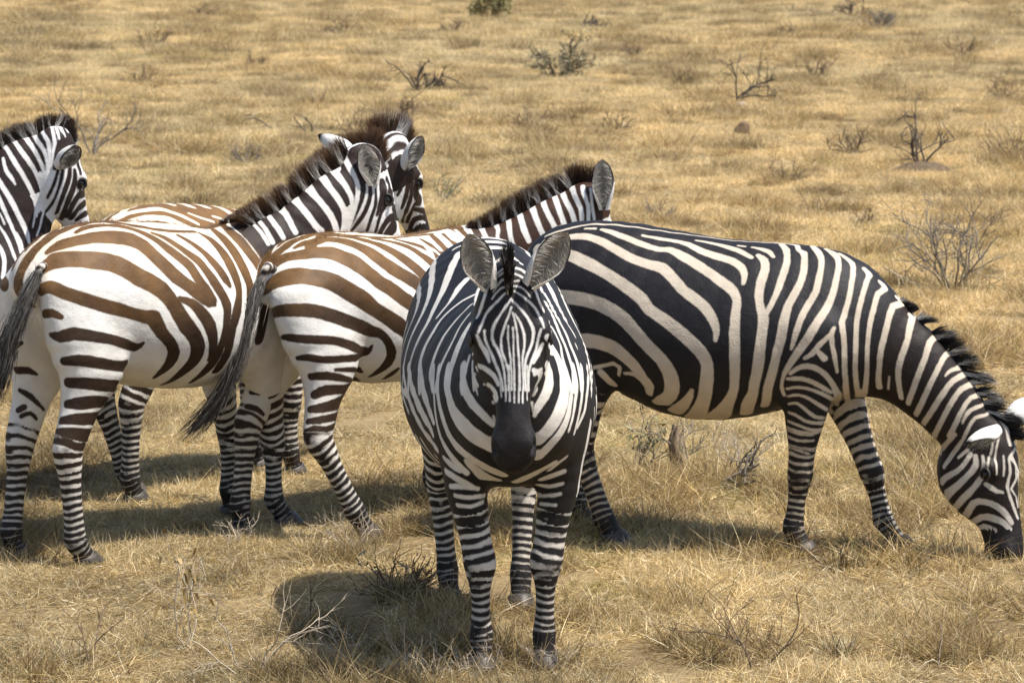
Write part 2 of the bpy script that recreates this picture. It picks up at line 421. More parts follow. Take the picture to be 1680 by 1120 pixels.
def relax(v, q, it=2):
    e = np.unique(np.sort(np.vstack([q[:, [0, 1]], q[:, [1, 2]], q[:, [2, 3]], q[:, [3, 0]]]), 1), axis=0)
    deg = np.bincount(e.ravel(), minlength=len(v)).astype(float)
    for k in range(it):
        for lam in (.5, -.52):
            s = np.zeros_like(v)
            for c in range(3):
                s[:, c] = np.bincount(e[:, 0], v[e[:, 1], c], len(v))+np.bincount(e[:, 1], v[e[:, 0], c], len(v))
            v = v+lam*(s/deg[:, None]-v)
    return v

# head in its own frame: t along poll->muzzle (length 1 = HEAD_L), u dorsal, v lateral
HEAD_L = .60
HEAD = [  # t, dorsal offset of the centre, half height, half width, egg
    (-.02, -.075, .085, .070, .0), (.08, -.095, .110, .094, .05), (.2, -.118, .130, .112, -.05), (.3, -.126, .132, .112, -.12),
    (.42, -.112, .112, .098, -.1), (.54, -.094, .088, .070, -.02), (.66, -.083, .071, .052, .0), (.78, -.08, .064, .051, .05),
    (.88, -.082, .060, .064, .05), (.96, -.09, .050, .064, .1), (1.0, -.094, .040, .045, .1)]

class Head:
    def __init__(s, poll, axis, dorsal, scale=1., deep=1., wide=1.):
        s.o = np.array(poll, float); s.a = unit(np.array(axis, float))
        d = np.array(dorsal, float); s.d = unit(d-s.a*(d@s.a)); s.l = np.cross(s.a, s.d)*-1  # lateral
        s.s = scale; s.deep = deep; s.wide = wide
    def pt(s, t, u, v): return s.o+s.s*(s.a*t*HEAD_L+s.d*u*s.deep+s.l*v*s.wide)
    def inv(s, P):
        q = (P-s.o)/s.s
        return np.stack([q@s.a/HEAD_L, q@s.d/s.deep, q@s.l/s.wide], 1)

LEGF = [(0, .19, .105, 0), (.55, .15, .095, 0), (1, .098, .074, 0), (1.25, .080, .064, 0), (1.6, .058, .055, 0), (1.85, .052, .056, 0), (2, .053, .058, 0), (2.15, .046, .048, 0),
        (2.4, .038, .034, 0), (2.75, .038, .033, 0), (3, .046, .042, 0), (3.4, .037, .037, 0), (3.75, .043, .043, 0), (3.85, .043, .043, 0)]
LEGH = [(0, .235, .122, 0), (.6, .205, .122, 0), (1, .15, .10, 0), (1.25, .112, .082, 0), (1.5, .084, .066, 0), (1.8, .074, .055, 0), (2, .068, .051, 0), (2.2, .055, .046, 0),
        (2.4, .043, .039, 0), (2.8, .041, .037, 0), (3, .049, .043, 0), (3.4, .039, .038, 0), (3.75, .045, .044, 0), (3.85, .045, .044, 0)]

def leg_stations(joints, prof, sc=1.):
    J = np.asarray(joints, float); out = []
    for t, ru, rv, eg in prof:
        i = min(int(t), len(J)-2); f = t-i
        out.append((*(J[i]*(1-f)+J[i+1]*f), ru*sc, rv*sc, eg))
    return out

def build_sdf(spec, h):
    """List of lofts -> (verts, quads, lofts). Everything in the animal's own frame: x forward, y left, z up."""
    lofts = []
    Y = V(0, 1, 0)
    lofts.append(['torso', densify(spec['torso'], 2), Y, Y, .0])
    lofts.append(['neck', densify(spec['neck'], 3), Y, unit(V(*spec['neck_lat'])), .07])
    H = Head(**spec['head']); sc = H.s
    hs = [(*H.pt(t, u, 0), ru*sc*H.deep, rv*sc*H.wide, eg) for t, u, ru, rv, eg in HEAD]
    lofts.append(['head', densify(hs, 2), -H.l, -H.l, .035])
    for i, J in enumerate(spec['legs']):
        k = spec.get('leg_scale', 1.)
        lofts.append(['leg%d' % i, densify(leg_stations(J, LEGF if i < 2 else LEGH, k), 2), Y, Y, .05 if i < 2 else .04])
    for b in spec.get('bumps', []):
        lofts.append(['bump', densify(b[1:]), Y, Y, b[0]])
    allp = np.vstack([l[1][:, :3] for l in lofts]); rad = np.max([l[1][:, 3:5].max() for l in lofts])
    lo = np.min([(l[1][:, :3]-l[1][:, 3:5].max(1)[:, None]*1.25).min(0) for l in lofts], 0)-.03
    hi = np.max([(l[1][:, :3]+l[1][:, 3:5].max(1)[:, None]*1.25).max(0) for l in lofts], 0)+.03
    lo[2] = max(lo[2], .01)
    n = np.ceil((hi-lo)/h).astype(int)+1
    F = np.full(n, .4)
    def region(a, b):
        i0 = np.clip(np.floor((a-lo)/h).astype(int), 0, n-1); i1 = np.clip(np.ceil((b-lo)/h).astype(int)+1, 1, n)
        g = [lo[k]+h*np.arange(i0[k], i1[k]) for k in range(3)]
        G = np.stack(np.meshgrid(*g, indexing='ij'), -1).reshape(-1, 3)
        return tuple(slice(i0[k], i1[k]) for k in range(3)), G
    for nm, st, l0, l1, k in lofts:
        m = st[:, 3:5].max(1)[:, None]*1.2+.02+k
        sl, G = region((st[:, :3]-m).min(0), (st[:, :3]+m).max(0))
        d = loft_eval(G, st, l0, l1).reshape(F[sl].shape)
        F[sl] = smin(F[sl], d, k) if k > 0 else np.minimum(F[sl], d)
    def ball(c, r, k, add=True):
        r = np.array(r if np.ndim(r) else (r, r, r), float)
        sl, G = region(c-r.max()-.05, c+r.max()+.05)
        q = np.stack([(G-c)@H.a/r[0], (G-c)@H.d/r[1], (G-c)@H.l/r[2]], 1)
        d = ((np.linalg.norm(q, axis=1)-1)*r.min()).reshape(F[sl].shape)
        F[sl] = smin(F[sl], d, k) if add else -smin(-F[sl], d, k)
    for s in (1, -1):
        ball(H.pt(.27, -.052, .097*s), np.array([.036, .028, .026])*sc, .03)              # brow
        ball(H.pt(.30, -.066, .120*s), np.array([.024, .016, .016])*sc, .012, False)      # eye socket
        ball(H.pt(.09, -.05, .066*s), np.array([.03, .034, .026])*sc, .03)                  # ear root
        ball(H.pt(.30, -.15, .082*s), np.array([.08, .075, .03])*sc, .04)                 # cheek
        ball(H.pt(.905, -.060, .044*s), np.array([.038, .027, .024])*sc, .022)             # nostril wing
        ball(H.pt(.93, -.058, .060*s), np.array([.024, .013, .022])*sc, .008, False)     # nostril
        ball(H.pt(.90, -.127, .056*s), np.array([.065, .005, .02])*sc, .008, False)       # mouth
    ball(H.pt(.95, -.143, 0), np.array([.036, .02, .036])*sc, .03)                        # chin
    v, q = surface_nets(F, lo, h)
    v = relax(v, q, 16)
    return v, q, lofts, H

# ---------------------------------------------------------------- zebra coat, hair and parts
def stroke_field(v, segs, reach=.10):
    """max over strokes of (half width - distance); segs rows: ax ay az ar bx by bz br"""
    out = np.full(len(v), -.12)
    if not len(segs): return out
    order = np.argsort(v[:, 0]); xs = v[order, 0]; vs = v[order]
    res = np.full(len(v), -.12)
    for s in segs:
        a, ra, b, rb = s[:3], s[3], s[4:7], s[7]
        m = max(ra, rb)+reach
        i0 = np.searchsorted(xs, min(a[0], b[0])-m); i1 = np.searchsorted(xs, max(a[0], b[0])+m)
        if i1 <= i0: continue
        P = vs[i0:i1]
        k = (np.abs(P[:, 2]-(a[2]+b[2])/2) < m+abs(a[2]-b[2])/2) & (np.abs(P[:, 1]-(a[1]+b[1])/2) < m+abs(a[1]-b[1])/2)
        if not k.any(): continue
        P = P[k]; ab = b-a; t = np.clip((P-a)@ab/max(ab@ab, 1e-9), 0, 1)
        d = ra+(rb-ra)*t-np.linalg.norm(P-a-t[:, None]*ab, axis=1)
        q = np.flatnonzero(k)+i0
        res[q] = np.maximum(res[q], d)
    out[order] = res
    return out

def subdivide(v, q):
    """every quad into four"""
    e = np.sort(np.stack([q, np.roll(q, -1, 1)], 2).reshape(-1, 2), 1)
    ue, inv = np.unique(e, axis=0, return_inverse=True); inv = inv.reshape(-1, 4)
    n = len(v); m = n+len(ue)
    V2 = np.vstack([v, v[ue].mean(1), v[q].mean(1)])
    c = m+np.arange(len(q)); E = inv+n
    Q2 = np.concatenate([np.stack([q[:, k], E[:, k], c, E[:, (k+3) % 4]], 1) for k in range(4)])
    return V2, Q2
def leg_bands(s, U, W, P, side, seed, L_bias=.3):
    """bands round a leg: s = way up from the hoof, U fore-aft, W lateral; result in metres, dark > 0"""
    tab_s = np.linspace(0, 1.4, 200); per = .027+.010*sstep(.15, .45, tab_s)+.030*sstep(.42, .75, tab_s)
    ph = np.concatenate([[0], np.cumsum((tab_s[1]-tab_s[0])/per[:-1])])*2*math.pi
    n1 = fbm(P*9, seed)-.5; n2 = fbm(P*np.array([24, 24, 30]), seed+5)-.5
    U = np.clip(U, -1, 1); W = np.clip(W, -1, 1)
    phase = np.interp(s, tab_s, ph)+5.6*n1+2.1*n2+.9*U*U-.5*U+.5*W*side
    med = np.clip(-W*side, 0, 1)                         # towards the inside of the leg
    bias = L_bias+.10*(s < .4)-.55*med*sstep(.3, .5, s)+.7*sstep(.20, .06, s)+.5*n2
    return (np.cos(phase)+bias)*np.interp(s, tab_s, per)/(2*math.pi)

def mirror(seg, c, n):
    q = seg.copy()
    for o in (0, 4):
        q[:, o:o+3] = seg[:, o:o+3]-2*((seg[:, o:o+3]-c)@n)[:, None]*n
    own = np.sign(np.mean((seg[:, :3]-c)@n))
    far = (((q[:, :3]+q[:, 4:7])/2-c)@n)*own
    return q[far < .004]

def coat(v, lofts, H, spec, strokes):
    L = spec['look']
    res = {l[0]: loft_eval(v, l[1], l[2], l[3], True) for l in lofts}
    names = list(res); D = np.stack([res[k][0] for k in names]); reg = np.array(names, object)[D.argmin(0)]
    dt, dn, dh = res['torso'][0], res['neck'][0], res['head'][0]
    base = np.where(np.minimum(dn, dh) < dt-.004, L['neck_base'], L['torso_base'])
    hh = H.inv(v)[:, 0]
    base = np.where(((dh < np.minimum(dt, dn)) & (hh > .10)) | ((dh < np.minimum(dt, dn+.05)) & (hh > .24)), L['head_base'], base).astype(float)
    h0 = H.inv(v)
    if L['mirror'] and L.get('poll', 1):                   # narrow stripes between the ears
        pl = (dh < dn+.03)*sstep(-.16, -.12, h0[:, 0])*sstep(.15, .10, h0[:, 0])*(dt > .03)*sstep(L.get('poll_w', .045), L.get('poll_w', .045)-.01, np.abs(h0[:, 2]))
        base = np.where(pl > .5, .006*(np.cos(h0[:, 2]*2*math.pi/.036+h0[:, 0]*9+5*(fbm(v*14, 77)-.5))+.1), base)
    if L.get('withers_dark'): base = np.where((v[:, 0] > L['withers_dark']) & (v[:, 2] > 1.0) & (hh < .05), .02, base)
    if L['torso_base'] < 0 or L['back'][0] > .1:          # dark line along the back
        ridge = np.where((reg == 'torso') & (v[:, 2] > 1.05) & (v[:, 0] < .46), .030-np.abs(v[:, 1])+.012*(fbm(v*16, 78)-.5), -.05)
        base = np.maximum(base, np.clip(ridge, -.05, .02))
    for i in range(4):
        d, S, U, W = res['leg%d' % i]
        st = lofts[[l[0] for l in lofts].index('leg%d' % i)][1]
        tot = np.linalg.norm(np.diff(st[:, :3], axis=0), axis=1).sum()
        s = tot-S; side = 1 if i % 2 == 0 else -1
        cut = (L['fore_cut'][i] if isinstance(L['fore_cut'], (tuple, list)) else L['fore_cut']) if i < 2 else L['hind_cut']
        m = np.where(reg == 'leg%d' % i, 1., sstep(.055, .035, d-dt)*(L['mirror'] == 0)*(i < 2)*(d <= np.min([res['leg%d' % j][0] for j in range(4)], 0)))*sstep(cut+.05, cut-.03, s+.03*(fbm(v*8, i)-.5))
        base = base*(1-m)+m*leg_bands(s, U, W, v, side, 11*i+int(abs(spec['heading'])))
    # strokes, mirrored on the far side of torso, neck and head
    W_, D_ = [], []
    nl = unit(V(*spec['neck_lat'])); nst = lofts[1][1][:, :3]
    for kind, pts in strokes:
        p = np.asarray(pts, float)/1000
        if kind == 'W': p[:, 3] = p[:, 3]*.82-.0004
        if kind == 'w': p[:, 3] *= L.get('wscale', 1)
        seg = np.hstack([p[:-1], p[1:]])
        mid = p[len(p)//2:len(p)//2+1, :3]
        ds = [loft_eval(mid, l[1], l[2], l[3])[0] for l in lofts[:3]]
        r = int(np.argmin(ds[:2])) if min(ds[:2]) < .05 else 2
        lst = W_ if kind in 'wW' else D_
        lst.append(seg)
        if L['mirror'] and kind in 'wd':
            if r == 1:
                k = np.argmin(np.linalg.norm(nst-mid, axis=1)); lst.append(mirror(seg, nst[k], nl))
            elif r == 2: lst.append(mirror(seg, H.o, H.l))
            else: lst.append(mirror(seg, V(0, 0, 0), V(0, 1, 0)))
        if L['mirror'] and kind in 'WD': lst.append(mirror(seg, H.o, H.l))
    Wf = stroke_field(v, np.vstack(W_) if W_ else []); Df = stroke_field(v, np.vstack(D_) if D_ else [])
    # where no stripe was drawn (the sides turned away) the coat goes on with plain bands
    if L['torso_base'] > 0:
        lone = (base >= .0199) & (np.minimum(dt, dn) < dh-.01)
        q = v[:, 0]+np.clip(-.12-v[:, 0], 0, 1)*.9*(1.25-v[:, 2])+.10*(fbm(v*3.1, 91)-.5)
        band = .020*(np.cos(q*2*math.pi/.105)+.35)
        fade = sstep(-.055, -.085, np.maximum(Wf, Df))
        base = np.where(lone, base*(1-fade)+fade*band, base)
    f = np.maximum(base, Df); f = np.minimum(f, -Wf)
    # muzzle, nostril, eye rims
    h = H.inv(v); hd = dh < np.minimum(dt, dn)+.02
    mz = hd*sstep(.70, .745, h[:, 0]+.085*(vnoise(v*np.array([170, 170, 40]))-.5)+.05*np.clip(-h[:, 1]-.12, -.1, .05))
    f = np.where(mz > .5, np.maximum(f, (mz-.5)*.06), f)
    for sd in (1, -1):
        e = np.linalg.norm((v-H.pt(.30, -.066, .118*sd))*1.0, axis=1)
        f = np.maximum(f, .030*H.s-e)
    # colours
    z = v[:, 2]; nz = fbm(v*7, 3)
    top = sstep(.86, 1.22, z+.2*(nz-.5))*np.where(reg == 'torso', 1., np.where((reg == 'leg2') | (reg == 'leg3'), .9, .15))
    dark = np.array(L['dark'])[None]*(1-top[:, None])+np.array(L['back'])[None]*top[:, None]
    nk = sstep(-.03, .03, dt-np.minimum(dn, dh)); dark = dark*(1-nk[:, None])+np.array(L['neck'])[None]*nk[:, None]
    lowleg = sstep(.55, .3, z)*(1-nk); blk = np.array([.017, .013, .012])
    dark = dark*(1-lowleg[:, None])+blk*lowleg[:, None]
    hw = sstep(.0, .02, dn-dh)[:, None]
    light = np.array(L['white'])[None]*(1-hw)+np.array(L['wface'])[None]*hw
    if L['back'][0] > .1:
        tn = (.55*sstep(1.14, 1.30, z+.12*(nz-.5))*(1-nk))[:, None]; light = light*(1-tn)+np.array([.66, .50, .30])*tn
    dirt = sstep(.75, .25, z)*.30*(1-hw[:, 0])+.12*sstep(.45, .75, nz)
    light = light*(1-dirt[:, None])+np.array([.40, .30, .20])*dirt[:, None]
    dark = dark*(1-mz[:, None])+(np.array([.013, .010, .010])+np.array([.028, .022, .019])*(sstep(.93, 1.0, h[:, 0])*sstep(-.10, -.15, h[:, 1])+.35*sstep(.5, .7, fbm(v*30, 6)))[:, None])*mz[:, None]
    return f, dark, light

def blades(roots, dirs, lens, widths, cols, tips, bend=None, side=None, nseg=3):
    """hair or grass: tapered strips; returns verts, quads, colours"""
    N = len(roots); dirs = dirs/np.linalg.norm(dirs, axis=1)[:, None]
    if side is None:
        r = rnd.normal(size=(N, 3)); side = np.cross(dirs, r)
    side = side/np.maximum(np.linalg.norm(side, axis=1), 1e-6)[:, None]
    if bend is None: bend = np.zeros((N, 3))
    vs, cs = [], []
    for k in range(nseg+1):
        t = k/nseg
        c = roots+dirs*(lens*t)[:, None]+bend*(lens*t*t)[:, None]
        w = widths*(1-t**1.6*.93)
        vs += [c-side*w[:, None]/2, c+side*w[:, None]/2]
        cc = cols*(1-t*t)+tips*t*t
        cs += [cc, cc]
    v = np.stack(vs, 1).reshape(-1, 3); c = np.stack(cs, 1).reshape(-1, 3)
    b = np.arange(N)[:, None]*(2*(nseg+1))
    q = np.concatenate([np.stack([b+2*k, b+2*k+1, b+2*k+3, b+2*k+2], 2) for k in range(nseg)], 1).reshape(-1, 4)
    return v, q, c

def tube(pts, radii, n=8, cap=True):
    pts = np.asarray(pts, float); M = len(pts); vs, fs = [], []
    ref = V(.3, .9, .2)
    for i in range(M):
        T = unit(pts[min(i+1, M-1)]-pts[max(i-1, 0)])
        a = unit(np.cross(T, ref)); b = np.cross(T, a)
        for k in range(n):
            q = 2*math.pi*k/n; vs.append(pts[i]+radii[i]*(a*math.cos(q)+b*math.sin(q)))
    for i in range(M-1):
        for k in range(n): fs.append((i*n+k, i*n+(k+1) % n, (i+1)*n+(k+1) % n, (i+1)*n+k))
    return np.array(vs), np.array(fs)

def smooth_path(p, n=6):
    p = np.asarray(p, float); st = np.hstack([p, np.ones((len(p), 3))]); return densify(st, n)[:, :3]

def make_ear(parent, base, tip, opn, wd, hair=True):
    base, tip, opn = V(*base), V(*tip), V(*opn)
    ax = unit(tip-base); L = np.linalg.norm(tip-base); o = unit(opn-ax*(opn@ax)); sd = np.cross(ax, o)
    base = base-ax*.015; L = L+.015
    nu, nv = 18, 15
    prof_u = np.array([0, .1, .25, .42, .6, .75, .87, .95, 1.0]); prof_w = np.array([.50, .60, .80, .97, 1.0, .88, .64, .36, .06])
    ang_u = np.array([0, .2, .5, .8, 1]); ang = np.radians([165, 140, 100, 72, 50])
    V_, C_, Q = [], [], []
    for lay in (0, 1):
        for i in range(nu):
            u = i/(nu-1); w = np.interp(u, prof_u, prof_w)*wd/2; A = np.interp(u, ang_u, ang)
            r = w/max(math.sin(min(A, math.pi/2)), .2)
            for j in range(nv):
                s = -1+2*j/(nv-1); th = s*A
                rr = r-(.005*lay*(1-.2*abs(s)))
                p = base+ax*(L*u)+sd*(rr*math.sin(th))-o*(rr*math.cos(th)-r*.55)+o*(.10*L*u*u)
                V_.append(p)
                if lay == 0:
                    tipd = sstep(.86, .92, u); band = sstep(.30, .26, u)*sstep(.14, .18, u)*.0
                    c = np.array([.74, .71, .66])*(1-tipd)+np.array([.02, .016, .014])*tipd
                else:
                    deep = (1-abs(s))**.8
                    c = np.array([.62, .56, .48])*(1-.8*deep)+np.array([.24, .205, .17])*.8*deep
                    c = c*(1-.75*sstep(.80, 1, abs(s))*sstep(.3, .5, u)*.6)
                rim = sstep(.93, .99, abs(s))*sstep(.42, .6, u)
                c = c*(1-rim)+np.array([.02, .016, .014])*rim
                C_.append(c)
    n0 = nu*nv
    for i in range(nu-1):
        for j in range(nv-1):
            a = i*nv+j; Q.append((a, a+nv, a+nv+1, a+1)); b = a+n0; Q.append((b, b+1, b+nv+1, b+nv))
        for j in (0, nv-1):
            a = i*nv+j; Q.append((a, a+n0, a+nv+n0, a+nv) if j == 0 else (a, a+nv, a+nv+n0, a+n0))
    for j in range(nv-1):
        a = (nu-1)*nv+j; Q.append((a, a+n0, a+n0+1, a+1))
    V_, C_, Q = np.array(V_), np.array(C_), np.array(Q)
    # hair lining the cup, springing from both edges towards the middle
    N = 700
    u = rnd.uniform(.10, .85, N); s = rnd.choice([-1, 1], N)*rnd.uniform(.35, 1, N)
    i = (u*(nu-1)).astype(int); j = ((s+1)/2*(nv-1)).astype(int)
    root = V_[n0+i*nv+j]+o*.002
    d = ax*rnd.uniform(.3, 1.0, N)[:, None]-sd*(np.sign(s)*rnd.uniform(.3, 1., N))[:, None]+o*rnd.uniform(.1, .5, N)[:, None]
    cc = np.array([.74, .68, .60])*rnd.uniform(.6, 1.05, N)[:, None]
    hv, hq, hc = blades(root, d, rnd.uniform(.018, .045, N), np.full(N, .0018), cc, cc*.9, bend=rnd.normal(0, .15, (N, 3)))
    Q = np.vstack([Q, hq+len(V_)]); V_ = np.vstack([V_, hv]); C_ = np.vstack([C_, hc])
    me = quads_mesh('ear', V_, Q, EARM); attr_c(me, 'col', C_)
    return link('ear', me, parent)

def fine_head(v, q, H):
    """the narrow stripes of a near face need a finer skin: cut its faces once more"""
    import bmesh
    me = quads_mesh('tmp', v, q, None); bm = bmesh.new(); bm.from_mesh(me); bpy.data.meshes.remove(me)
    h = H.inv(v); k = (h[:, 0] > -.1) & (h[:, 0] < 1.1) & (h[:, 1] > -.2) & (h[:, 1] < .1) & (np.abs(h[:, 2]) < .14)
    bm.verts.ensure_lookup_table()
    ed = [e for e in bm.edges if k[e.verts[0].index] and k[e.verts[1].index]]
    bmesh.ops.subdivide_edges(bm, edges=ed, cuts=1, use_grid_fill=True)
    bmesh.ops.triangulate(bm, faces=[f for f in bm.faces if len(f.verts) > 4])
    bm.verts.index_update()
    v2 = np.array([w.co[:] for w in bm.verts]); q2 = np.array([[w.index for w in f.verts] if len(f.verts) == 4 else [f.verts[0].index, f.verts[1].index, f.verts[2].index, f.verts[2].index] for f in bm.faces])
    bm.free(); return v2, q2

def make_zebra(key, spec, strokes, label, hair_n=3000):
    root = bpy.data.objects.new('zebra', None); col.objects.link(root)
    root.empty_display_size = .3
    root.location = (*spec['origin'], 0); root.rotation_euler = (0, 0, math.radians(spec['heading']))
    tag(root, label, 'zebra', 'zebras standing together in the dry grass')
    v, q, lofts, H = build_sdf(spec, spec.get('cell', .0115))
    v, q = subdivide(v, q); v = relax(v, q, 2)
    if spec.get('fine_head'):
        v, q = fine_head(v, q, H)
    f, dark, light = coat(v, lofts, H, spec, strokes)
    me = quads_mesh('body', v, q, COAT) if not spec.get('fine_head') else mesh('body', v, [r if r[3] != r[2] else r[:3] for r in q.tolist()], COAT)
    attr_f(me, 'stripe', np.clip(f, -.03, .03)); attr_c(me, 'dark', dark); attr_c(me, 'light', light)
    body = link('body', me, root)
    L = spec['look']
    bvh = BVHTree.FromPolygons(v.tolist(), q.tolist())
    # mane: stands up along the crest, each hair carrying the stripe it grows from
    nst = lofts[1][1]; T = np.gradient(nst[:, :3], axis=0); T /= np.linalg.norm(T, axis=1)[:, None]
    nl = unit(V(*spec['neck_lat']))
    crest, nrm = [], []
    for i in range(len(nst)):
        lt = unit(V(0, 1, 0)*(1-i/len(nst))+nl*(i/len(nst))); up = np.cross(T[i], unit(lt-T[i]*(lt@T[i])))
        if up[2] < -.2: up = -up
        p = nst[i, :3]+up*nst[i, 3]
        if loft_eval(p[None], lofts[0][1], lofts[0][2], lofts[0][3])[0] > -.01 and loft_eval(p[None], lofts[2][1], lofts[2][2], lofts[2][3])[0] > -.01:
            crest.append(p); nrm.append(up)
    for t in (-.05, .0, .05, .10):
        crest.append(H.pt(t, .0, 0)); nrm.append(unit(H.d*.75-H.a*.8))
    crest = np.array(crest); nrm = np.array(nrm)
    cl = np.concatenate([[0], np.cumsum(np.linalg.norm(np.diff(crest, axis=0), axis=1))]); cl /= cl[-1]
    N = hair_n; t = rnd.uniform(0, 1, N)
    C0 = np.stack([np.interp(t, cl, crest[:, k]) for k in range(3)], 1); Nn = np.stack([np.interp(t, cl, nrm[:, k]) for k in range(3)], 1)
    Tg = np.stack([np.interp(t, cl, np.gradient(crest[:, k], cl)) for k in range(3)], 1); Tg /= np.linalg.norm(Tg, axis=1)[:, None]
    Lt = np.cross(Tg, Nn); off = rnd.uniform(-.013, .013, N)
    src = C0+Lt*off[:, None]+Nn*.06
    roots = np.zeros((N, 3)); sv = np.zeros(N); ok = np.ones(N, bool)
    for i in range(N):
        h = bvh.ray_cast(Vector(src[i]), Vector(-Nn[i]), .3)
        if h[0] is None: ok[i] = False; continue
        roots[i] = np.array(h[0])-Nn[i]*.006
        g = bvh.find_nearest(Vector(np.array(h[0])-Nn[i]*.030+Lt[i]*math.copysign(.045, off[i] if L['mirror'] else 1)))
        sv[i] = f[q[g[2]]].mean()
    prof = np.interp(t, [0, .10, .3, .8, .93, 1], [.25, .6, 1, 1., .8, .55])
    ln = L['mane']*prof*rnd.uniform(.72, 1.08, N)
    cluster = fbm(np.stack([t*spec.get('mane_clumps', 55), off*0, off*0], 1), 4, 2)-.5
    lean = spec.get('mane_lean', .15)
    d = Nn+Tg*(lean+rnd.normal(0, .10, N)+spec.get('mane_mess', .8)*cluster)[:, None]+Lt*(off*11+rnd.normal(0, .10, N))[:, None]
    if spec.get('mane_gaps'):
        keep = (cluster > -.13) | (t > .72); ok &= keep
        ln = ln*(1+1.2*np.clip(cluster, 0, .4))
    whit = (sv < -.002)
    cd = np.array(spec.get('mane_dark', (.022, .014, .011))); cw = np.array([.62, .58, .53]); ct = np.array(spec.get('mane_tip', (.05, .026, .014)))
    cols = np.where(whit[:, None], cw, cd)*rnd.uniform(.75, 1.1, N)[:, None]
    tips = np.where(whit[:, None], cw*.22+ct*.78, ct)*rnd.uniform(.7, 1.15, N)[:, None]
    hv, hq, hc = blades(roots[ok], d[ok], ln[ok], rnd.uniform(.0022, .0036, ok.sum()), cols[ok], tips[ok], bend=(Tg*rnd.normal(.05, .1, N)[:, None])[ok])
    me = quads_mesh('mane', hv, hq, HAIR); attr_c(me, 'col', hc); link('mane', me, root)
    for e in spec['ears']: make_ear(root, *e)
    # eyes with lids
    for sd in (1, -1):
        c = H.pt(.30, -.066, .105*sd); r = .0200*H.s
        vs, fs = [], []
        for i in range(9):
            for j in range(14):
                a, b = math.pi*i/8, 2*math.pi*j/14
                vs.append(c+r*(H.l*sd*math.cos(a)*1.05+H.d*math.sin(a)*math.sin(b)+H.a*math.sin(a)*math.cos(b)*1.15))
        for i in range(8):
            for j in range(14): fs.append((i*14+j, i*14+(j+1) % 14, (i+1)*14+(j+1) % 14, (i+1)*14+j))
        eye = link('eye', mesh('eye', vs, fs, EYEM), root)
        lv, lf = tube([c+r*1.12*(H.l*sd*.55+H.a*math.cos(a)*1.2+H.d*max(math.sin(a), -.2)*1.0)+H.l*sd*.003 for a in np.linspace(-.15, math.pi+.15, 9)], [.003, .005, .0065, .007, .007, .007, .0065, .005, .003], 6)
        lm = mesh('eyelid', lv, lf, HORN); attr_c(lm, 'col', np.tile([.03, .024, .022], (len(lv), 1))); link('eyelid', lm, eye)
    # hooves
    for i, J in enumerate(spec['legs']):
        a, b = V(*J[3]), V(*J[4]); d = unit(b-a)
        top = a+(b-a)*((a[2]-.05)/max(a[2], .06)); fw = V(1, 0, 0)
        vs, fs = [], []
        for k, (tt, r) in enumerate(((0., .040), (.08, .048), (.55, .053), (1., .058), (1.0, .045))):
            c = top*(1-tt)+V(b[0]+.012, b[1], .0)*tt
            for j in range(16):
                an = 2*math.pi*j/16; x, y = math.cos(an)*r*1.15, math.sin(an)*r
                vs.append(c+V(x, y, 0)+V(0, 0, .012*(x/r)*(1-tt)))
        for k in range(4):
            for j in range(16): fs.append((k*16+j, k*16+(j+1) % 16, (k+1)*16+(j+1) % 16, (k+1)*16+j))
        hm = mesh('hoof', vs, fs, HORN); attr_c(hm, 'col', np.tile(np.array([.060, .050, .043]), (len(vs), 1))); link('hoof', hm, root)
    # tail: banded dock and long hair
    t0 = V(*spec['tail'][0]); tp = smooth_path([(t0[0]+.16, 0, t0[2]-.07), (t0[0]+.06, t0[1]*.6, t0[2]-.012), *spec['tail']]); M = len(tp); dock = max(4, int(M*.52))
    rr = np.interp(np.linspace(0, 1, dock), [0, .3, 1], [.022, .017, .010])
    tv, tf = tube(tp[:dock], rr, 10)
    sl = np.repeat(np.linspace(0, 1, dock), 10); band = (np.cos(sl*44+1.5*np.sin(np.tile(np.arange(10), dock)*.63)) > -.1)
    tm = mesh('tail', tv, tf, HAIR); attr_c(tm, 'col', np.where(band[:, None], np.array(spec.get('mane_dark', (.022, .014, .011))), np.array([.60, .55, .48])*(1-.8*sstep(.34, .2, sl))[:, None])); tail = link('tail', tm, root)
    N = 1900; u = rnd.uniform(.30, .95, N); k = (u*(M-1)).astype(int); k = np.minimum(k, M-2)
    rootp = tp[k]+rnd.normal(0, 1, (N, 3))*np.interp(u, [.3, .5, 1], [.008, .014, .020])[:, None]
    dd = tp[np.minimum(k+3, M-1)]-tp[k]; dd = np.where(np.linalg.norm(dd, axis=1)[:, None] < 1e-4, (tp[-1]-tp[-3])[None], dd); dd /= np.linalg.norm(dd, axis=1)[:, None]
    dd = dd+rnd.normal(0, .10, (N, 3))
    g = np.clip(1.1-u*1.1+rnd.normal(0, .25, N), 0, 1)[:, None]
    cc = np.array([.33, .30, .27])*g+np.array([.018, .014, .013])*(1-g)
    tl = np.interp(u, [.2, .6, 1], [.08, .16, .14])*rnd.uniform(.6, 1.1, N)
    hv, hq, hc = blades(rootp, dd, tl, np.full(N, .0030), cc, cc*.6, nseg=3)
    hm = quads_mesh('tail_tuft', hv, hq, HAIR); attr_c(hm, 'col', hc); link('tail_tuft', hm, tail)
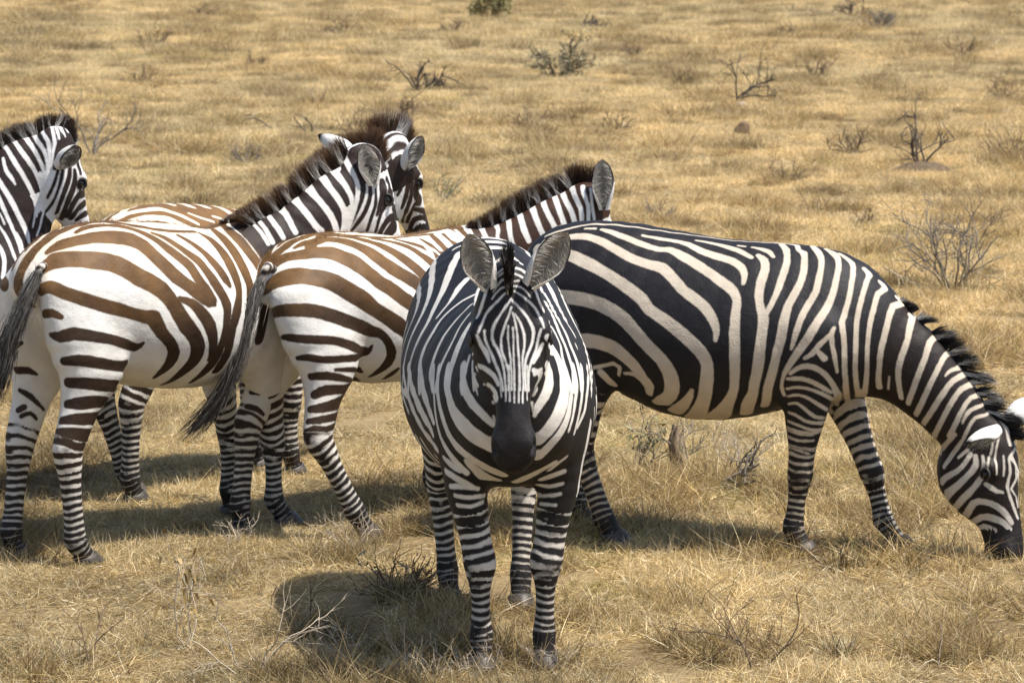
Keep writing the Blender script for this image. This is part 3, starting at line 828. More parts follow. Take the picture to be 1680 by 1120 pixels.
    # short coat hair standing up along the back line of the woolly brown ones
    if spec.get('fluff'):
        up = np.flatnonzero((v[:, 2] > 1.12) & (v[:, 0] < .5) & (f > .004) & (np.abs(v[:, 1]) < .09)); pick = rnd.choice(up, spec['fluff'])
        vn = np.zeros(len(v)*3); body.data.vertices.foreach_get('normal', vn); vn = vn.reshape(-1, 3)
        w = (f[pick] < 0)[:, None]; cc = dark[pick]*rnd.uniform(.8, 1.25, (len(pick), 1))
        dd = vn[pick]*.8+np.array([-1, 0, -.1])+rnd.normal(0, .35, (len(pick), 3))
        hv, hq, hc = blades(v[pick]+rnd.normal(0, .004, (len(pick), 3)), dd, rnd.uniform(.008, .018, len(pick)), np.full(len(pick), .0014), cc, cc, nseg=2)
        hm = quads_mesh('back_fur', hv, hq, HAIR); attr_c(hm, 'col', hc); link('back_fur', hm, root)
    return root

# ---------------------------------------------------------------- the animals: skeletons and hand-drawn stripes, each in its own frame
ZEBRAS = {
 'grazing': {
  'torso': [(-0.77,0,1.125,0.055,0.05,0),(-0.71,0,1.1475,0.1175,0.12,0),(-0.62,0,1.1525,0.1725,0.19,0),(-0.5,0,1.111,0.231,0.25,0.05),(-0.35,0,1.032,0.302,0.3,0.08),(-0.2,0,0.942,0.37,0.335,0.1),(-0.05,0,0.9065,0.3815,0.35,0.1),(0.1,0,0.909,0.369,0.345,0.12),(0.25,0,0.926,0.346,0.32,0.16),(0.4,0,0.9395,0.3245,0.285,0.25),(0.52,0,0.935,0.29,0.235,0.3),(0.61,0,0.91,0.22,0.18,0.2)],
  'neck': [(0.47,0,0.93,0.27,0.2,0),(0.63,0,0.875,0.225,0.155,0),(0.8,0,0.795,0.175,0.12,0),(0.945,0,0.67,0.145,0.1,0),(1.02,0,0.585,0.13,0.09,0),(1.08,0,0.51,0.115,0.082,0)],
  'neck_lat': (0,1,0),
  'head': {'poll': (1.235,0,0.54),'axis': (0.12,-0.08,-0.56),'dorsal': (1,-0.22,0.15),'scale': 0.9,'deep': 1.45,'wide': 1.15},
  'legs': [[(0.42,0.17,0.93),(0.5,0.16,0.66),(0.645,0.13,0.315),(0.7,0.125,0.115),(0.78,0.12,0)],[(0.42,-0.19,0.93),(0.43,-0.165,0.63),(0.402,-0.135,0.335),(0.375,-0.13,0.11),(0.425,-0.13,0)],[(-0.52,0.155,1.07),(-0.5,0.17,0.76),(-0.66,0.15,0.46),(-0.64,0.14,0.115),(-0.58,0.14,0)],[(-0.52,-0.155,1.07),(-0.49,-0.18,0.75),(-0.545,-0.15,0.41),(-0.43,-0.14,0.1),(-0.37,-0.14,0)]],
  'ears': [((1.197,-0.158,0.569),(1.103,-0.293,0.531),(-0.005,-0.62,-0.784),0.1),((1.214,0.037,0.558),(1.303,0.118,0.664),(-0.151,0.788,-0.597),0.1)],
  'tail': [(-0.7,0,1.2),(-0.77,0.01,1.12),(-0.8,0.02,0.98),(-0.8,0.03,0.82),(-0.79,0.02,0.66),(-0.78,0.01,0.52)],
  'look': {'torso_base': 0.02,'neck_base': 0.02,'head_base': 0.02,'dark': (0.015,0.013,0.015),'back': (0.014,0.012,0.014),'neck': (0.02,0.013,0.011),'white': (0.6,0.51,0.4),'wface': (0.6,0.54,0.46),'hind_cut': 0.7,'fore_cut': (0.66,0.47),'mirror': 1,'mane': 0.088},
  'origin': (0.84,13.24),
  'heading': -18,
  'hairs': 5000,
  'cell': 0.0115,
  'mane_dark': (0.014,0.012,0.012),
  'mane_tip': (0.02,0.016,0.014),
  'mane_clumps': 26,
  'mane_gaps': 1,
  'mane_mess': 1.6,
  'mane_lean': 0.55,
 },
 'brown_near': {
  'torso': [(-0.68,0,1.125,0.045,0.04,0),(-0.63,0,1.1475,0.0875,0.1,0),(-0.56,0,1.1575,0.1375,0.17,0),(-0.46,0,1.1435,0.2035,0.235,0),(-0.33,0,1.086,0.286,0.285,0.05),(-0.17,0,1.033,0.333,0.315,0.08),(0,0,1.003,0.343,0.325,0.1),(0.16,0,0.9805,0.3375,0.32,0.12),(0.3,0,0.9725,0.3275,0.295,0.16),(0.43,0,0.9825,0.3225,0.255,0.25),(0.54,0,1,0.3,0.215,0.3),(0.63,0,0.975,0.225,0.17,0.2)],
  'legs': [[(0.42,0.17,0.95),(0.526,0.215,0.66),(0.633,0.259,0.37),(0.632,0.261,0.115),(0.642,0.25,0)],[(0.42,-0.17,0.95),(0.503,-0.121,0.66),(0.587,-0.073,0.37),(0.589,-0.075,0.115),(0.639,-0.128,0)],[(-0.46,0.125,1.1),(-0.47,0.17,0.8),(-0.585,0.17,0.48),(-0.64,0.17,0.12),(-0.62,0.17,0)],[(-0.46,-0.125,1.1),(-0.49,-0.17,0.8),(-0.615,-0.17,0.49),(-0.58,-0.165,0.115),(-0.5,-0.16,0)]],
  'neck': [(0.42,0,1,0.3,0.2,0),(0.667,-0.101,1.059,0.324,0.16,0),(0.755,-0.142,1.198,0.254,0.13,0),(0.828,-0.176,1.315,0.187,0.11,0),(0.896,-0.208,1.392,0.159,0.095,0),(0.954,-0.235,1.462,0.112,0.08,0)],
  'neck_lat': (0.423,0.906,0),
  'head': {'poll': (1.063,-0.245,1.582),'axis': (0.153,-0.079,-0.554),'dorsal': (0.946,-0.326,0.3),'scale': 0.98,'deep': 1.08},
  'ears': [((0.953,-0.318,1.479),(0.929,-0.292,1.638),(-0.61,-0.768,0.194),0.1),((1.068,-0.104,1.556),(0.982,0.062,1.654),(0.498,0.725,0.477),0.085)],
  'tail': [(-0.688,-0.113,1.224),(-0.7,-0.1,1.182),(-0.721,-0.078,1.126),(-0.746,-0.05,1.036),(-0.772,-0.022,0.946),(-0.794,0.001,0.841),(-0.815,0.024,0.731)],
  'look': {'torso_base': -0.02,'neck_base': 0.02,'head_base': -0.02,'dark': (0.035,0.019,0.011),'back': (0.15,0.077,0.027),'neck': (0.024,0.013,0.01),'white': (0.74,0.71,0.66),'wface': (0.78,0.76,0.74),'hind_cut': 0.535,'fore_cut': 0.62,'mirror': 1,'mane': 0.105},
  'origin': (-1.48,13.24),
  'heading': 47,
  'hairs': 7500,
  'mane_tip': (0.13,0.062,0.024),
  'mane_dark': (0.03,0.016,0.011),
  'fluff': 1500,
 },
 'brown_middle': {
  'torso': [(-0.77,0,1.04,0.04,0.04,0),(-0.72,0,1.06,0.08,0.1,0),(-0.65,0,1.0725,0.1325,0.17,0),(-0.54,0,1.061,0.201,0.235,0),(-0.4,0,1.009,0.269,0.285,0.05),(-0.24,0,0.9445,0.3195,0.31,0.08),(-0.071,0,0.9225,0.3175,0.32,0.1),(0.0752,0,0.918,0.318,0.315,0.12),(0.2128,0,0.9275,0.3175,0.29,0.16),(0.3332,0,0.94,0.31,0.25,0.25),(0.4364,0,0.95,0.28,0.21,0.3),(0.5138,0,0.925,0.205,0.17,0.2)],
  'legs': [[(0.33,0.17,0.9),(0.33,0.16,0.62),(0.33,0.14,0.36),(0.32,0.13,0.12),(0.35,0.13,0)],[(0.33,-0.17,0.9),(0.33,-0.16,0.62),(0.31,-0.15,0.36),(0.3,-0.15,0.12),(0.33,-0.15,0)],[(-0.58,0.12,1.03),(-0.55,0.17,0.74),(-0.7,0.19,0.46),(-0.74,0.2,0.12),(-0.73,0.2,0)],[(-0.58,-0.12,1.03),(-0.575,-0.18,0.75),(-0.668,-0.22,0.455),(-0.5,-0.26,0.125),(-0.415,-0.27,0)]],
  'neck': [(0.33,0,0.93,0.28,0.19,0),(0.424,-0.048,1.02,0.228,0.14,0),(0.541,-0.137,1.088,0.193,0.12,0),(0.64,-0.211,1.16,0.173,0.11,0),(0.727,-0.276,1.234,0.155,0.1,0),(0.808,-0.338,1.32,0.116,0.085,0)],
  'neck_lat': (0.602,0.799,0),
  'head': {'poll': (0.862,-0.367,1.4),'axis': (0.274,0.147,-0.465),'dorsal': (1,0,0.3),'scale': 0.95},
  'ears': [((0.814,-0.46,1.341),(0.808,-0.454,1.548),(-0.8,-0.592,0.098),0.1),((0.946,-0.309,1.387),(1.032,-0.254,1.488),(-0.316,-0.949,0),0.09)],
  'tail': [(-0.829,-0.091,1.167),(-0.845,-0.074,1.106),(-0.862,-0.058,1.035),(-0.886,-0.034,0.928),(-0.91,-0.01,0.806),(-0.945,0.025,0.683),(-0.992,0.073,0.576),(-1.057,0.138,0.479)],
  'look': {'withers_dark': 0.27,'torso_base': -0.02,'neck_base': 0.02,'head_base': -0.02,'dark': (0.04,0.021,0.011),'back': (0.155,0.08,0.028),'neck': (0.05,0.022,0.012),'white': (0.74,0.71,0.66),'wface': (0.76,0.74,0.7),'hind_cut': 0.52,'fore_cut': 0.62,'mirror': 1,'mane': 0.1},
  'origin': (-0.493,13.85),
  'heading': 45,
  'hairs': 7500,
  'mane_tip': (0.1,0.045,0.017),
  'mane_dark': (0.022,0.013,0.01),
  'fluff': 1500,
 },
 'facing': {
  'torso': [(-0.78,0,1.12,0.1,0.05,0),(-0.72,0,1.14,0.19,0.14,0),(-0.62,0,1.1275,0.2675,0.235,0),(-0.5,0,1.084,0.324,0.285,0),(-0.35,0,1.0225,0.3625,0.32,0.03),(-0.2,0,0.9725,0.3725,0.34,0.05),(-0.05,0,0.94,0.37,0.347,0.08),(0.1,0,0.935,0.365,0.34,0.1),(0.28,0,0.9475,0.3475,0.32,0.15),(0.45,0,0.9625,0.3325,0.285,0.22),(0.58,0,0.9675,0.2975,0.24,0.2),(0.69,0,0.93,0.21,0.2,0.1),(0.74,0,0.92,0.12,0.13,0)],
  'legs': [[(0.5,0.15,0.95),(0.53,0.16,0.64),(0.56,0.115,0.375),(0.55,0.11,0.12),(0.585,0.108,0)],[(0.5,-0.15,0.95),(0.53,-0.16,0.64),(0.56,-0.115,0.375),(0.55,-0.11,0.12),(0.585,-0.112,0)],[(-0.5,0.17,1.06),(-0.42,0.18,0.78),(-0.56,0.15,0.46),(-0.48,0.13,0.12),(-0.435,0.125,0)],[(-0.5,-0.17,1.06),(-0.44,-0.19,0.78),(-0.6,-0.17,0.46),(-0.6,-0.14,0.12),(-0.555,-0.135,0)]],
  'bumps': [[0.05,(0.63,0.1,0.97,0.12,0.1,0),(0.655,0.09,0.83,0.115,0.095,0)],[0.05,(0.63,-0.1,0.97,0.12,0.1,0),(0.655,-0.09,0.83,0.115,0.095,0)]],
  'neck': [(0.5,0,0.97,0.31,0.21,0),(0.66,-0.01,1.03,0.26,0.165,0),(0.79,-0.02,1.13,0.19,0.115,0),(0.87,-0.04,1.21,0.15,0.095,0),(0.92,-0.05,1.28,0.12,0.085,0)],
  'neck_lat': (0,1,0),
  'head': {'poll': (0.99,-0.055,1.4),'axis': (0.185,0,-0.57),'dorsal': (1,-0.1,0.3),'scale': 0.97,'wide': 1.16},
  'ears': [((0.973,-0.12,1.397),(0.987,-0.185,1.566),(0.933,-0.331,0.144),0.112),((0.986,0.018,1.405),(1.017,0.133,1.572),(0.962,0.236,0.14),0.112)],
  'tail': [(-0.7,0,1.2),(-0.77,0.01,1.12),(-0.8,0.02,0.98),(-0.8,0.03,0.82),(-0.79,0.02,0.66),(-0.78,0.01,0.52)],
  'look': {'torso_base': 0.02,'neck_base': 0.02,'head_base': 0.02,'dark': (0.014,0.012,0.0125),'back': (0.014,0.012,0.013),'neck': (0.016,0.013,0.014),'white': (0.72,0.67,0.6),'wface': (0.76,0.73,0.69),'hind_cut': 0.66,'fore_cut': 0.56,'mirror': 0,'mane': 0.095},
  'origin': (-0.05,11.5),
  'heading': -84.5,
  'hairs': 4000,
  'cell': 0.0105,
  'fine_head': 1,
  'mane_dark': (0.016,0.012,0.012),
  'mane_tip': (0.02,0.014,0.012),
 },
 'brown_behind': {
  'torso': [(-0.68,0,1.085,0.035,0.04,0),(-0.63,0,1.1075,0.0775,0.1,0),(-0.56,0,1.1175,0.1275,0.17,0),(-0.46,0,1.1035,0.1935,0.235,0),(-0.33,0,1.046,0.276,0.285,0.05),(-0.17,0,0.993,0.323,0.315,0.08),(0,0,0.963,0.333,0.325,0.1),(0.16,0,0.9405,0.3275,0.32,0.12),(0.3,0,0.9325,0.3175,0.295,0.16),(0.43,0,0.9425,0.3125,0.255,0.25),(0.54,0,0.96,0.29,0.215,0.3),(0.63,0,0.935,0.215,0.17,0.2)],
  'legs': [[(0.42,0.17,0.9),(0.42,0.16,0.62),(0.43,0.13,0.35),(0.44,0.13,0.12),(0.46,0.13,0)],[(0.42,-0.17,0.9),(0.42,-0.16,0.62),(0.42,-0.13,0.35),(0.42,-0.13,0.12),(0.45,-0.13,0)],[(-0.46,0.125,1.05),(-0.45,0.16,0.76),(-0.55,0.11,0.46),(-0.46,0.06,0.12),(-0.4,0.05,0)],[(-0.46,-0.125,1.05),(-0.44,-0.16,0.76),(-0.58,-0.12,0.46),(-0.57,-0.09,0.115),(-0.53,-0.09,0)]],
  'neck': [(0.42,0,0.95,0.3,0.2,0),(0.531,-0.068,0.933,0.313,0.15,0),(0.653,-0.17,1.125,0.252,0.125,0),(0.753,-0.255,1.269,0.223,0.11,0),(0.822,-0.312,1.358,0.195,0.1,0),(0.884,-0.364,1.446,0.125,0.085,0)],
  'neck_lat': (0.643,0.766,0),
  'head': {'poll': (0.964,-0.371,1.562),'axis': (0.266,0.037,-0.513),'dorsal': (0.966,-0.259,0.3),'scale': 0.97},
  'ears': [((0.884,-0.431,1.46),(0.898,-0.526,1.603),(-0.053,-0.994,-0.097),0.105),((1.016,-0.278,1.538),(0.998,-0.256,1.622),(-0.226,-0.969,0.1),0.08)],
  'tail': [(-0.7,0,1.2),(-0.77,0.01,1.12),(-0.8,0.02,0.98),(-0.8,0.03,0.82),(-0.79,0.02,0.66),(-0.78,0.01,0.52)],
  'look': {'poll_w': 0.1,'torso_base': 0.02,'neck_base': 0.02,'head_base': -0.02,'dark': (0.035,0.019,0.011),'back': (0.2,0.105,0.038),'neck': (0.03,0.016,0.011),'white': (0.78,0.74,0.68),'wface': (0.76,0.74,0.72),'hind_cut': 0.62,'fore_cut': 0.62,'mirror': 1,'mane': 0.12},
  'origin': (-1.41,14.65),
  'heading': 50,
  'hairs': 7500,
  'cell': 0.0125,
  'mane_tip': (0.16,0.08,0.035),
  'mane_dark': (0.05,0.027,0.015),
 },
 'edge': {
  'torso': [(-0.68,0,1.125,0.045,0.04,0),(-0.63,0,1.1475,0.0875,0.1,0),(-0.56,0,1.1575,0.1375,0.17,0),(-0.46,0,1.1435,0.2035,0.235,0),(-0.33,0,1.086,0.286,0.285,0.05),(-0.17,0,1.033,0.333,0.315,0.08),(0,0,1.003,0.343,0.325,0.1),(0.16,0,0.9805,0.3375,0.32,0.12),(0.3,0,0.9725,0.3275,0.295,0.16),(0.43,0,0.9825,0.3225,0.255,0.25),(0.54,0,1,0.3,0.215,0.3),(0.63,0,0.975,0.225,0.17,0.2)],
  'legs': [[(0.42,0.17,0.95),(0.42,0.16,0.66),(0.43,0.14,0.37),(0.42,0.13,0.12),(0.45,0.13,0)],[(0.42,-0.17,0.95),(0.42,-0.16,0.66),(0.41,-0.15,0.37),(0.41,-0.15,0.12),(0.44,-0.15,0)],[(-0.47,0.17,1.08),(-0.42,0.18,0.8),(-0.6,0.16,0.47),(-0.6,0.16,0.12),(-0.56,0.16,0)],[(-0.47,-0.17,1.08),(-0.41,-0.18,0.8),(-0.6,-0.165,0.48),(-0.58,-0.16,0.115),(-0.53,-0.16,0)]],
  'neck': [(0.45,0,1,0.31,0.2,0),(0.472,0.002,1.127,0.303,0.17,0),(0.582,0.012,1.3,0.23,0.135,0),(0.644,0.017,1.401,0.194,0.115,0),(0.7,0.022,1.481,0.159,0.1,0),(0.773,0.028,1.534,0.117,0.085,0)],
  'neck_lat': (-0.087,0.996,0),
  'head': {'poll': (0.874,0.019,1.63),'axis': (0.13,0.237,-0.513),'dorsal': (0.866,0.5,0.3),'scale': 0.98},
  'ears': [((0.825,-0.095,1.532),(0.893,-0.239,1.619),(0.464,-0.849,-0.252),0.105),((0.865,0.152,1.577),(0.88,0.251,1.642),(0.907,-0.404,0.12),0.09)],
  'tail': [(-0.7,0,1.2),(-0.77,0.01,1.12),(-0.8,0.02,0.98),(-0.8,0.03,0.82),(-0.79,0.02,0.66),(-0.78,0.01,0.52)],
  'look': {'poll': 0,'wscale': 0.66,'torso_base': 0.02,'neck_base': 0.02,'head_base': -0.02,'dark': (0.022,0.014,0.012),'back': (0.03,0.018,0.014),'neck': (0.028,0.017,0.014),'white': (0.78,0.76,0.74),'wface': (0.78,0.76,0.75),'hind_cut': 0.62,'fore_cut': 0.62,'mirror': 1,'mane': 0.08},
  'origin': (-2.84,14.2),
  'heading': 10,
  'hairs': 7500,
  'cell': 0.0125,
  'mane_tip': (0.07,0.038,0.022),
 },
}
